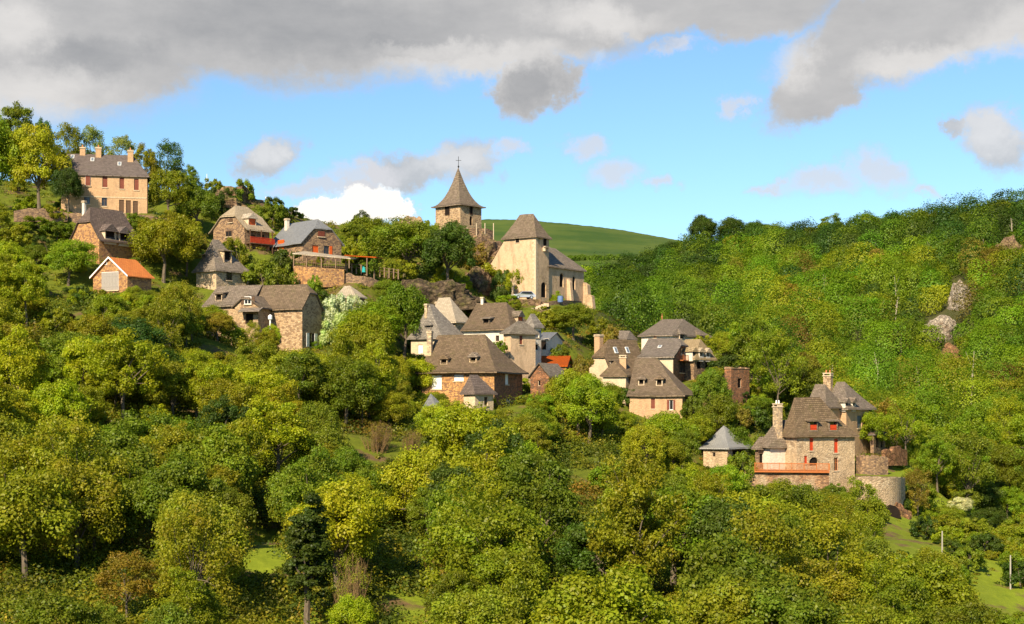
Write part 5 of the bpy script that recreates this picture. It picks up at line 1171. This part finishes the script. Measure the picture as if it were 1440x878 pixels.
# named trees of the photo
L = 'label'
at('round', 'yellow green', 55, 272, 188, 88, label='rounded yellow green tree standing left of the manor facade')
at('round', 'dark green', 96, 270, 238, 44, label='dark tree tucked against the left end of the manor')
at('loose', 'mid green', 25, 300, 138, 52, label='tall tree reaching highest at the upper left skyline')
at('loose', 'blue green', 62, 300, 160, 34, label='thin blue green tree on the skyline between the tallest tree and the manor chimneys')
at('round', 'fresh green', -8, 272, 170, 90, label='bright green tree cut by the left edge beside the tallest tree')
at('sparse', 'olive green', 96, 300, 168, 44, label='sparse olive tree behind the left end of the manor roof')
at('sparse', 'pale green', 128, 302, 172, 44, label='pale airy tree rising behind the first manor chimney')
at('sparse', 'pale green', 172, 302, 186, 46, label='pale airy tree rising behind the right manor chimney')
at('loose', 'olive green', 205, 292, 205, 40, label='olive tree right behind the right end of the manor')
at('sparse', 'blue green', 236, 296, 198, 48, label='airy blue green tree with sky behind, right of the manor')
at('loose', 'fresh green', 268, 296, 232, 24, label='small fresh green tree on the skyline right of the airy blue green tree')
at('round', 'olive green', 236, 278, 240, 58, label='bushy golden olive tree right of the manor terrace')
at('round', 'mid green', 276, 280, 258, 64, label='green tree on the bank above the pyramid roofed house')
at('bush', 'dark green', 300, 290, 266, 40, label='dark bush on the bank beneath the slim white pole')
at('bush', 'fresh green', 345, 298, 254, 26, label='lone fresh green bush on the skyline above the balcony house')
at('bush', 'mid green', 385, 292, 284, 40, label='green bush on the skyline above the slate roofed house'); at('bush', 'dark green', 408, 296, 288, 40, label='dark bush trailing down the skyline right of the short white pole')
at('round', 'olive green', 230, 256, 306, 84, label='spreading olive tree between the ochre house and the balcony house'); at('loose', 'golden brown', 262, 262, 318, 56, label='golden tree left of the pyramid roofed house')
at('bush', 'mid green', 80, 262, 308, 50, label='green bush below the garden wall left of the ochre house'); at('bush', 'fresh green', 55, 262, 306, 50, label='fresh green bush under the rounded tree left of the manor'); at('round', 'fresh green', 96, 246, 342, 62, label='dense fresh green tree left of the garage')
at('round', 'mid green', 50, 250, 345, 60, label='green tree on the bank left of the dense fresh green tree'); at('loose', 'olive green', 0, 258, 290, 70, label='olive tree at the left edge below the garden wall')
at('bush', 'dark green', 402, 266, 345, 46, label='dark clipped bush left of the covered terrace'); at('bush', 'mid green', 370, 262, 362, 60, label='green bush between the pyramid roofed house and the covered terrace'); at('bush', 'mid green', 392, 258, 374, 46, label='green bush below the dark clipped bush'); at('bush', 'olive green', 334, 268, 336, 30, label='ivy clump on the front of the balcony house'); at('bush', 'fresh green', 441, 257, 388, 26, label='fresh green climber on the ochre terrace wall')
at('bush', 'white blossomed', 478, 247, 404, 56, label='large white blossomed bush right of the stone barn'); at('bush', 'white blossomed', 468, 244, 440, 40, label='smaller white blossomed bush under the large one'); at('bush', 'white blossomed', 506, 250, 416, 34, label='white blossomed bush right of the low shed')
at('round', 'fresh green', 525, 236, 426, 112, label='big bright green dome tree in the middle left'); at('round', 'mid green', 568, 250, 400, 84, label='green tree behind the bright dome tree'); at('round', 'mid green', 545, 262, 396, 60, label='mid green tree beneath the rail fence')
at('round', 'mid green', 572, 288, 312, 92, label='large round tree on the terrace left of the bell tower'); at('round', 'dark green', 630, 284, 314, 80, label='large dark round tree directly below the bell tower')
at('round', 'mid green', 520, 296, 306, 70, label='green tree on the skyline at the white cloud'); at('round', 'fresh green', 556, 300, 316, 60, label='fresh green tree behind the large round terrace tree'); at('loose', 'mid green', 497, 290, 308, 46, label='loose tree right of the slate roofed house gable'); at('bush', 'olive green', 498, 284, 334, 34, label='yellow olive bush behind the pergola'); at('loose', 'dark green', 510, 300, 300, 34, label='dark tree top at the foot of the white cloud'); at('round', 'mid green', 590, 304, 318, 50, label='green tree left of the dark tree under the bell tower')
at('bush', 'olive green', 600, 308, 312, 44, label='olive bush on the skyline near the crumbling ruin'); at('bush', 'golden brown', 668, 302, 340, 46, label='golden scrub on the crag beside the bell tower'); at('bush', 'yellow green', 690, 298, 372, 60, label='yellow green scrub on the slope left of the church'); at('bush', 'dark green', 704, 290, 374, 30, label='dark bush against the church facade')
at('young', 'yellow green', 722, 286, 372, 30, label='small thin yellow tree in front of the church facade'); at('bush', 'fresh green', 715, 286, 412, 50, label='clipped fresh green hedge bush left of the car')
at('bush', 'olive green', 668, 306, 275, 16, label='small shrub growing at the foot of the bell tower'); 
at('round', 'mid green', 806, 268, 430, 74, label='spreading green tree just below the church nave'); at('bush', 'olive green', 780, 276, 432, 60, label='olive bush between the church yard wall and the white walled shed'); at('bush', 'golden brown', 857, 270, 456, 30, label='golden bush above the cream gable house'); at('bush', 'mid green', 838, 272, 466, 40, label='green bush left of the golden bush')
at('bush', 'fresh green', 702, 238.5, 476, 20, z=P(700, 500, 240).z, label='climbing plant on the white wall of the tower house'); at('bush', 'mid green', 786, 251, 486, 34, label='green bush under the white walled shed'); at('bush', 'golden brown', 820, 248, 494, 32, label='golden bush left of the cream gable'); at('bush', 'olive green', 735, 224, 556, 30, label='olive bush at the right corner of the big roofed house')
at('round', 'mid green', 1000, 240, 520, 56, label='green tree between the red gable and the ruined tower'); at('bush', 'dark green', 1012, 262, 500, 46, label='dark bush right of the row of white dormers'); at('round', 'mid green', 1010, 234, 560, 60, label='green tree below the ruined tower'); at('bush', 'golden brown', 1040, 240, 566, 40, label='rust bush under the ruined tower'); at('bush', 'mid green', 975, 238, 552, 30, label='green bush covering the red wall beside the lowest cream house'); at('round', 'mid green', 1068, 246, 560, 56, label='green tree left of the big pale chimney')
at('bush', 'mid green', 1041, 219, 628, 44, label='round bush in front of the dovecote doorway'); at('bush', 'dark green', 1210, 228, 600, 20, label='ivy bush in the corner between the two right houses'); at('sparse', 'golden brown', 1248, 262, 556, 66, label='airy golden tree right of the beige chimney house'); at('sparse', 'golden brown', 1290, 226, 655, 44, label='twiggy brown tree right of the curved rampart')
at('round', 'white blossomed', 1352, 236, 700, 50, label='white blossomed tree above the right meadow', v=1); at('round', 'fresh green', 1328, 232, 712, 50, label='pale green tree left of the white blossomed tree'); at('round', 'dark green', 1390, 232, 716, 70, label='dark tree right of the white blossomed tree'); at('bush', 'fresh green', 1345, 214, 748, 50, label='fresh green bush beneath the white blossomed tree')
at('bush', 'mid green', 1362, 200, 792, 60, label='mid green bush between the two utility poles'); at('round', 'olive green', 1290, 205, 748, 70, label='olive tree at the lower edge of the right meadow'); at('bush', 'fresh green', 1440, 205, 770, 60, label='fresh green bush at the right edge beside the utility pole'); at('bush', 'olive green', 1395, 190, 818, 60, label='olive bush in the lowest right meadow'); at('bush', 'mid green', 1335, 195, 805, 56, label='mid green bush below the white blossom pole'); at('round', 'dark green', 1398, 200, 778, 46, label='small dark tree left of the right hand utility pole')
# foreground specials
at('column', 'dark green', 432, 113, 676, 78, label='dark ivy covered column tree in the foreground'); 
at('coppice', 'golden brown', 530, 184, 588, 96, label='bare brown many stemmed coppice below the big roof house'); at('coppice', 'golden brown', 578, 185, 602, 64, label='smaller bare coppice right of the large brown one')
at('coppice', 'olive green', 492, 112, 768, 64, label='thin bare stemmed tree right of the ivy column'); at('sparse', 'golden brown', 180, 112, 770, 110, label='thin brown twiggy tree at the bottom left')
at('round', 'golden brown', 306, 222, 440, 104, label='golden brown tree below the left wing of the stone barn'); at('bush', 'rust coloured', 262, 240, 398, 34, label='rust coloured bush below the pyramid roofed house'); at('bush', 'rust coloured', 95, 215, 446, 60, label='rust coloured bush on the open bank at the left')
at('round', 'mid green', 205, 222, 411, 130, label='broad green tree directly below the garage'); at('round', 'blue green', 165, 196, 450, 120, label='deep blue green tree below the rust coloured bush'); at('round', 'dark green', 215, 188, 490, 90, label='dark green tree in the hollow below the garage')
at('bush', 'rust coloured', 810, 172, 708, 26, label='rust red bush in the middle of the wood'); 
for i, (px, tp, w_, d_, c_, lb) in enumerate(((988, 303, 46, 762, 'dark green', 'dark round tree at the left end of the far wooded skyline'), (1028, 309, 40, 758, 'dark green', 'second dark round tree from the left on the far skyline'), (1066, 312, 44, 740, 'dark green', 'third dark tree from the left on the far skyline'), (1092, 318, 28, 725, 'dark green', 'small dark tree on the far skyline above the ruined tower'),
    (1168, 305, 56, 672, 'mid green', 'broad loose tree on the middle of the far skyline'), (1140, 320, 30, 690, 'mid green', 'small tree left of the broad tree on the far skyline'), (1222, 298, 34, 645, 'mid green', 'pointed tree right of the broad tree on the far skyline'), (1262, 300, 44, 620, 'dark green', 'dark tree on the far skyline above the pale crags'), (1298, 296, 50, 600, 'mid green', 'wide tree on the far skyline, right of the dark one above the crags'), (1345, 298, 40, 570, 'olive green', 'olive tree on the far skyline near the right edge'), (1405, 284, 70, 535, 'olive green', 'large olive tree topping the far skyline at the right edge'), (950, 340, 40, 770, 'dark green', 'dark tree where the far wood meets the green hill'))):
    at('loose' if i in (4, 6, 8) else 'round', c_, px, d_, tp, w_, label=lb, group='trees on the far skyline')
NAMED = len(TREES)

# ---- the wood, filled by rule; nothing may stand in front of what must show
def blocked(x, y, z, R_, Hh, lo):
    p0 = px_of((x, y, z)); s = F/y; cx_, top = p0[0], HY-F*(z+Hh)/y; bot = HY-F*(z+lo*.6)/y; hw = R_*s*.95
    for (a0, b0, a1, b1, D) in CLEAR:
        if y < D+9 and cx_+hw > a0 and cx_-hw < a1 and top+3 < b1 and bot > b0-8:
            return True
    return False
CLEAR += [(405, 690, 458, 860, 106), (494, 602, 590, 640, 180), (478, 745, 508, 830, 106), (352, 768, 392, 796, 122), (555, 846, 600, 878, 100), (1310, 752, 1330, 782, 185), (1375, 826, 1440, 860, 170), (1250, 740, 1300, 768, 190), (1415, 785, 1428, 825, 170), (150, 790, 215, 850, 106), (290, 462, 335, 495, 212)]
BARE = [(345, 745, 400, 795), (540, 835, 612, 900), (1240, 735, 1300, 775), (1388, 828, 1440, 858), (800, 660, 850, 690), (1030, 715, 1062, 735), (690, 372, 712, 395), (75, 440, 120, 465), (270, 262, 300, 285)]
POLY = [(-60, 395), (60, 415), (130, 432), (180, 425), (250, 420), (300, 445), (400, 500), (470, 500), (580, 525), (640, 590), (740, 590), (780, 555), (850, 560), (960, 592), (1000, 600), (1060, 690), (1200, 708), (1290, 745), (1335, 800), (1380, 866), (1460, 1180), (-60, 1180)]
def inside(px, py, poly):
    c = False; j = len(poly)-1
    for i in range(len(poly)):
        xi, yi = poly[i]; xj, yj = poly[j]
        if (yi > py) != (yj > py) and px < (xj-xi)*(py-yi)/(yj-yi)+xi: c = not c
        j = i
    return c
taken = [(t['p'].x, t['p'].y, t['R']) for t in TREES]
def free(x, y, r, f=0.43): return all((x-a)**2+(y-b_)**2 > ((r+c)*f)**2 for a, b_, c in taken)
def region_colour(px, py):
    n = mnoise.noise(Vector((px/110, py/70, 3.3))); u = rnd.random()
    if px < 420: pool = ['yellow green']*4+['olive green']*4+['mid green']*1 if py < 740 else ['olive green']*4+['mid green']*4+['dark green']*1  # low rows draw darker greens, painting in shade toward the bottom
    elif px < 620: pool = ['yellow green']*2+['olive green']*4+['mid green']*3
    elif py > 770: pool = ['mid green']*5+['dark green']*1+['olive green']*4
    else: pool = ['fresh green']*2+['olive green']*4+['mid green']*2+['yellow green']*3
    if n < -.28: pool += ['mid green']*3+['dark green']*2
    return pool[int(u*len(pool))]
fill = random.Random(21); cnt = 0; tries = 0
cand = []
while cnt < 262 and tries < 24000:
    tries += 1; px = fill.uniform(-50, 1385); D = math.sqrt(fill.uniform(88**2, 236**2)); x = (px-CX)*D/F; z = H(x, D); py = HY-F*z/D
    if not inside(px, py, POLY): continue
    if any(a-14 < px < c+14 and py > b_-20 and py < d+95 and py-b_ < 130 for a, b_, c, d in BARE): continue
    kind = fill.choice(['round']*6+['loose']*3+['sparse']); sc = fill.uniform(.62, 1.12) * (1.0 if D < 190 else .85); k = KIND[kind][0]; r = k['R']*sc
    if not free(x, D, r): continue
    ok = False
    for f in (1, .75, .55):
        if not blocked(x, D, z, r*f, k['H']*sc*f, k['lo']*sc*f): ok = True; break
    if not ok: continue
    c_ = 'olive green' if kind == 'sparse' else region_colour(px, py)
    place(kind, c_, x, D, sc*f, sz=fill.uniform(.85, 1.15), z=z-.2); taken.append((x, D, r*f)); cnt += 1
N_WOOD = cnt
# bushes filling village slopes and gaps
bp = random.Random(5); nb_ = 0; tries = 0
VPOLY = [(-30, 240), (100, 250), (240, 255), (420, 305), (560, 320), (700, 340), (840, 440), (1010, 500), (1060, 560), (1200, 690), (1290, 700), (1445, 735), (1450, 900), (1000, 860), (740, 640), (400, 600), (-30, 620)]
while nb_ < 275 and tries < 16000:
    tries += 1; px = bp.uniform(-30, 1445) if nb_ > 45 else bp.uniform(1230, 1445); D = bp.uniform(150, 300); x = (px-CX)*D/F; z = H(x, D); py = HY-F*z/D
    if not inside(px, py, VPOLY) or any(a < px < c and b_ < py < d for a, b_, c, d in BARE): continue
    sc = bp.uniform(.6, 1.3); k = KIND['bush'][0]
    if any((x-a)**2+(D-b_)**2 < ((k['R']*sc)*.8+c*.25)**2 for a, b_, c in taken): continue
    ok = False
    for f in (1, .65, .4):
        if not blocked(x, D, z, k['R']*sc*f, k['H']*sc*f, 0): ok = True; break
    if not ok: continue
    place('bush', bp.choice(['mid green', 'olive green', 'fresh green', 'dark green', 'olive green', 'yellow green']), x, D, sc*f); taken.append((x, D, k['R']*sc*f)); nb_ += 1

# ---- far wood across the side valley: one mass
def crown_points(gc, x, y, z, R_, Hc, n):
    d = unit(gc.normal(size=(n, 3))+np.array([0, 0, .35])); lob = unit(gc.normal(size=(9, 3))); am = gc.uniform(-.3, .45, 9)
    rad = 1+(np.maximum(d@lob.T, 0)**5*am).sum(1)+.10*np.sin(d[:, 0]*9+x)*np.cos(d[:, 1]*8+y)+.08*np.sin(d[:, 2]*11)
    r = gc.uniform(.80, 1.03, n); c = d*(rad*r)[:, None]*np.array([R_, R_, Hc]); c[:, 2] += Hc*.85
    return c+np.array([x, y, z]), unit(d+gc.normal(size=(n, 3))*.3+np.array([0, 0, .3]))
gc = np.random.default_rng(77); fp = random.Random(8)
FPOLY = [(818, 392), (880, 372), (930, 366), (960, 345), (1010, 335), (1060, 345), (1130, 345), (1270, 334), (1390, 320), (1480, 310), (1480, 745), (1400, 735), (1300, 742), (1285, 700), (1250, 655), (1150, 610), (1060, 600), (1030, 530), (1000, 500), (860, 470), (835, 470)]
spots = []; grid = {}
tries = 0
X_ = []
cx_all = np.array([fp.uniform(805, 1500) for _ in range(16000)]); D_all = np.array([math.sqrt(fp.uniform(238**2, 800**2)) for _ in range(16000)])
xa = (cx_all-CX)*D_all/F; za = hgt(xa, D_all); pya = HY-F*za/D_all
for i in range(len(xa)):
    px, D, x, z, py = cx_all[i], D_all[i], xa[i], za[i], pya[i]
    if not inside(px, py, FPOLY): continue
    if any(a-2 < px < c+2 and b_-2 < py < d+8 for a, b_, c, d in ((1340, 402, 1360, 430), (1300, 450, 1348, 476), (1404, 346, 1434, 366), (1328, 494, 1344, 512))): continue
    R_ = fp.choice([fp.uniform(2.0, 3.4), fp.uniform(3.2, 5.2), fp.uniform(4.2, 6.2)]); key = (int(x//8.5), int(D//8.5)); ok = True
    for a in (-1, 0, 1):
        for b_ in (-1, 0, 1):
            for (x2, y2, r2) in grid.get((key[0]+a, key[1]+b_), ()):
                if (x-x2)**2+(D-y2)**2 < ((R_+r2)*.66)**2: ok = False
    if not ok: continue
    if blocked(x, D, z, R_, R_*1.6, 0): continue
    grid.setdefault(key, []).append((x, D, R_)); spots.append((x, D, z, R_, px, py))
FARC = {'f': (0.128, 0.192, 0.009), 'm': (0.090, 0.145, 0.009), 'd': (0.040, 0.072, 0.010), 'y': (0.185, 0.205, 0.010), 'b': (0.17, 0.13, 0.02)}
spots.sort(key=lambda s_: s_[1])
mass = []; near_n = 0
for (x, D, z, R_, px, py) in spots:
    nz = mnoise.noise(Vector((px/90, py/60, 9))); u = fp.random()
    if px < 1010 or py < 372+nz*20: pool = 'mdddmmdd' if py < 410 else 'mmdfmmd'  # darker greens on the left paint a cloud shadow into the leaves
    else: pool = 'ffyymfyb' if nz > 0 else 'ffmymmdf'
    if near_n < 45 and D < 330:
        cm = {'f': 'fresh green', 'm': 'mid green', 'd': 'dark green', 'y': 'yellow green', 'b': 'golden brown'}[pool[int(u*len(pool))]]
        kd = fp.choice(['round', 'round', 'loose', 'sparse']); s_ = min(R_, 4.1)/KIND[kd][0]['R']*1.05
        if not blocked(x, D, z, R_, KIND[kd][0]['H']*s_, 0): place(kd, cm, x, D, s_, z=z-.3); near_n += 1
        continue
    mass.append((x, D, z, R_, pool[int(u*len(pool))], px, py))
PN, NN, SZ, TT, CC = [], [], [], [], []
for (x, D, z, R_, cc, px, py) in mass:
    n = int(np.clip(2600*(300/D)**1.3, 700, 2600)*(R_/4)**1.4); Hc = R_*fp.uniform(1.0, 1.6); c, nn = crown_points(gc, x, D, z-.5, R_, Hc, n)
    PN.append(c); NN.append(nn); SZ.append(gc.uniform(.6, 1.3, n)*np.clip(.21*(D/400)**.8, .15, .34)); ct = gc.uniform(.3, .7)
    TT.append(np.stack([np.clip(ct+gc.normal(0, .05, n), 0, 1), np.clip(gc.uniform(.1, .9)+gc.normal(0, .05, n), 0, 1), np.zeros(n)], 1)); b0 = np.array(FARC[cc])*gc.uniform(.9, 1.1, 3)*gc.uniform(.78, 1.22)*(1+.35*mnoise.noise(Vector((px/70, py/45, 4)))); CC.append(np.tile(b0, (n, 1)))  # colour noise paints broad folds of light and shade on the slope
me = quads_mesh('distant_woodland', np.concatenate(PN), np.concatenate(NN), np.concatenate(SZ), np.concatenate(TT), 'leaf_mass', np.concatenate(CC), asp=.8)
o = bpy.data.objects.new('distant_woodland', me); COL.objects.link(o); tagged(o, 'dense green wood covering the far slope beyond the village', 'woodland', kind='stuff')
print('FAR', len(spots), len(mass), near_n, 'wood', N_WOOD, 'bush', nb_, 'trees', len(TREES))
# pale stems standing in the far wood
g = random.Random(4); mb = MB(); nst = 0
for (x, D, z, R_, cc, px, py) in mass:
    if g.random() < .05 and px > 1060 and D < 520:
        h = R_*2+g.uniform(.5, 2.5); x1 = x+g.uniform(-.8, .8); y1 = D-R_*.9; mb.tube([Vector((x, y1, z)), Vector((x+g.uniform(-.3, .3), y1, z+h*.5)), Vector((x1, y1, z+h))], [.16, .12, .05], 5, cap=False)
        for k in range(3): mb.tube([Vector((x, y1, z+h*(.5+.12*k))), Vector((x+g.uniform(-1.2, 1.2), y1, z+h*(.75+.12*k)))], [.06, .02], 4, cap=False)
o = mb.build('bare_stems', 'bark_pale', None, fix=False); tagged(o, 'pale bare stems standing among the trees of the far slope', 'stems', kind='stuff')
# hedge lines and tree clumps on the far green hill
PN, NN, SZ, TT, CC = [], [], [], [], []
for (x0, y0, x1, y1, D0, D1) in ((700, 392, 935, 362, 880, 980),):
    for i in range(90):
        t = i/89; px = x0+(x1-x0)*t; D = D0+(D1-D0)*t+gc.uniform(-4, 4); x = (px-CX)*D/F; R_ = gc.uniform(1.2, 2.4); c, nn = crown_points(gc, x, D, H(x, D)-.5, R_, R_*.8, 160); PN.append(c); NN.append(nn); SZ.append(gc.uniform(.3, .6, 160)); TT.append(np.tile([.45, .5, 0], (160, 1))); CC.append(np.tile(FARC['m'], (160, 1)))
me = quads_mesh('hedge', np.concatenate(PN), np.concatenate(NN), np.concatenate(SZ), np.concatenate(TT), 'leaf_mass', np.concatenate(CC)); o = bpy.data.objects.new('hedge', me); COL.objects.link(o); tagged(o, 'thin dark hedge line crossing the far green hill', 'hedge')
# ---- low growth over the slopes: one mass
n = 13000; px = gc.uniform(-60, 1480, n*3); D = gc.uniform(90, 320, n*3); x = (px-CX)*D/F; z = hgt(x, D); py = HY-F*z/D; PN, NN, SZ, TT, CC = [], [], [], [], []; m_ = 0
pal = [(0.13, 0.14, 0.010), (0.09, 0.11, 0.010), (0.19, 0.18, 0.012), (0.06, 0.08, 0.010), (0.24, 0.15, 0.02), (0.16, 0.11, 0.02)]
for i in range(len(px)):
    if m_ >= n: break
    if any(a < px[i] < c and b_ < py[i] < d for a, b_, c, d in BARE) or py[i] > 1000 or (px[i] > 1235 and py[i] > 730 and gc.uniform() < .4): continue
    wd = D[i] < 225 and px[i] < 1230; r = gc.uniform(.6, 1.7) if wd else gc.uniform(.35, .95); hh = gc.uniform(.9, 1.6) if wd else .9
    if px[i] > 1235 and py[i] > 725: r = gc.uniform(.15, .4); hh = .7
    if blocked(x[i], D[i], z[i], r, r*1.6, 0):
        r *= .4
        if blocked(x[i], D[i], z[i], r, r*1.6, 0): continue
    k = int((110 if D[i] < 225 else 60)*max(r, .5)**1.3); d = unit(gc.normal(size=(k, 3))); d[:, 2] = np.abs(d[:, 2]); c = d*r*gc.uniform(.45, 1.1, k)[:, None]*np.array([1.2, 1.2, hh])+np.array([x[i], D[i], z[i]-.05])
    PN.append(c); NN.append(unit(d+gc.normal(size=(k, 3))*.6+np.array([0, 0, .4]))); SZ.append(gc.uniform(.08, .17, k)); TT.append(np.stack([np.clip(.5+gc.normal(0, .12, k), 0, 1), np.full(k, gc.uniform()), np.zeros(k)], 1))
    nz = mnoise.noise(Vector((px[i]/60, py[i]/40, 1))); ci = int(gc.integers(0, 4)) if nz > -.3 else int(gc.integers(2, 6)); CC.append(np.tile(np.array(pal[ci])*gc.uniform(.8, 1.2), (k, 1))); m_ += 1
me = quads_mesh('undergrowth', np.concatenate(PN), np.concatenate(NN), np.concatenate(SZ), np.concatenate(TT), 'leaf_mass', np.concatenate(CC)); o = bpy.data.objects.new('undergrowth', me); COL.objects.link(o); tagged(o, 'low green undergrowth covering the village slopes', 'undergrowth', kind='stuff')

# ---- labels: what sets each tree apart
LM = [(150, 250, 'the long manor'), (148, 330, 'the ochre stone house'), (172, 385, 'the garage'), (332, 315, 'the balcony house'), (430, 335, 'the slate roofed house'), (310, 370, 'the pyramid roofed house'), (390, 440, 'the stone barn'), (432, 760, 'the ivy column tree'), (645, 280, 'the bell tower'), (755, 370, 'the church'),
      (660, 500, 'the big roofed house'), (730, 480, 'the tower house'), (770, 520, 'the red tiled shed'), (920, 540, 'the lowest dormer house'), (950, 460, 'the topmost clustered house'), (1037, 540, 'the ruined tower'), (1018, 630, 'the dovecote'), (1150, 620, 'the balcony manor'), (1210, 590, 'the chimney house'), (1240, 690, 'the curved rampart'), (530, 620, 'the bare coppice'), (1352, 720, 'the white blossomed tree'), (1325, 765, 'the meadow pole'), (180, 800, 'the brown twiggy tree'), (810, 715, 'the rust red bush')]
ORD = ['nearest', 'second nearest', 'third nearest', 'fourth nearest', 'fifth nearest', 'sixth nearest', 'seventh nearest', 'eighth nearest', 'ninth nearest', 'tenth nearest', 'eleventh nearest', 'twelfth nearest', 'thirteenth nearest', 'fourteenth nearest', 'fifteenth nearest', 'sixteenth nearest', 'seventeenth nearest', 'eighteenth nearest', 'nineteenth nearest', 'twentieth nearest']
groups = {}
for t in TREES[NAMED:]:
    c = px_of(t['p']+Vector((0, 0, t['H']*.6))); best = min(LM, key=lambda l: math.hypot((l[0]-c[0]), (l[1]-c[1]))); dx, dy = c[0]-best[0], c[1]-best[1]
    if abs(dy) > abs(dx)*2.2: dr = 'below' if dy > 0 else 'above'
    elif abs(dx) > abs(dy)*2.2: dr = 'right of' if dx > 0 else 'left of'
    else: dr = ('below and ' if dy > 0 else 'above and ')+('right of' if dx > 0 else 'left of')
    hgt_w = {'round': 'rounded', 'loose': 'tall loose', 'sparse': 'sparse thin', 'bush': 'low'}.get(t['kind'], 'leafy')
    groups.setdefault((t['colour'], hgt_w, t['nm'], dr, best[2]), []).append((math.hypot(dx, dy), t))
for (c_, w_, nm, dr, lm), ts in groups.items():
    ts.sort(key=lambda a: a[0])
    for i, (_, t) in enumerate(ts):
        pre = '' if len(ts) == 1 else ORD[i]+' '
        t['label'] = f"{pre}{w_} {c_} {nm} {dr} {lm}"
for i, t in enumerate(TREES):
    e = t['e']; e['label'] = t['label']; e['category'] = t['nm']
    if t['group']: e['group'] = t['group']
    if i >= NAMED: e['group'] = 'bushes on the village slopes' if t['nm'] == 'bush' else 'trees of the wood below the village' if t['p'].x < 60 or t['p'].y < 238 else 'near trees of the far slope'
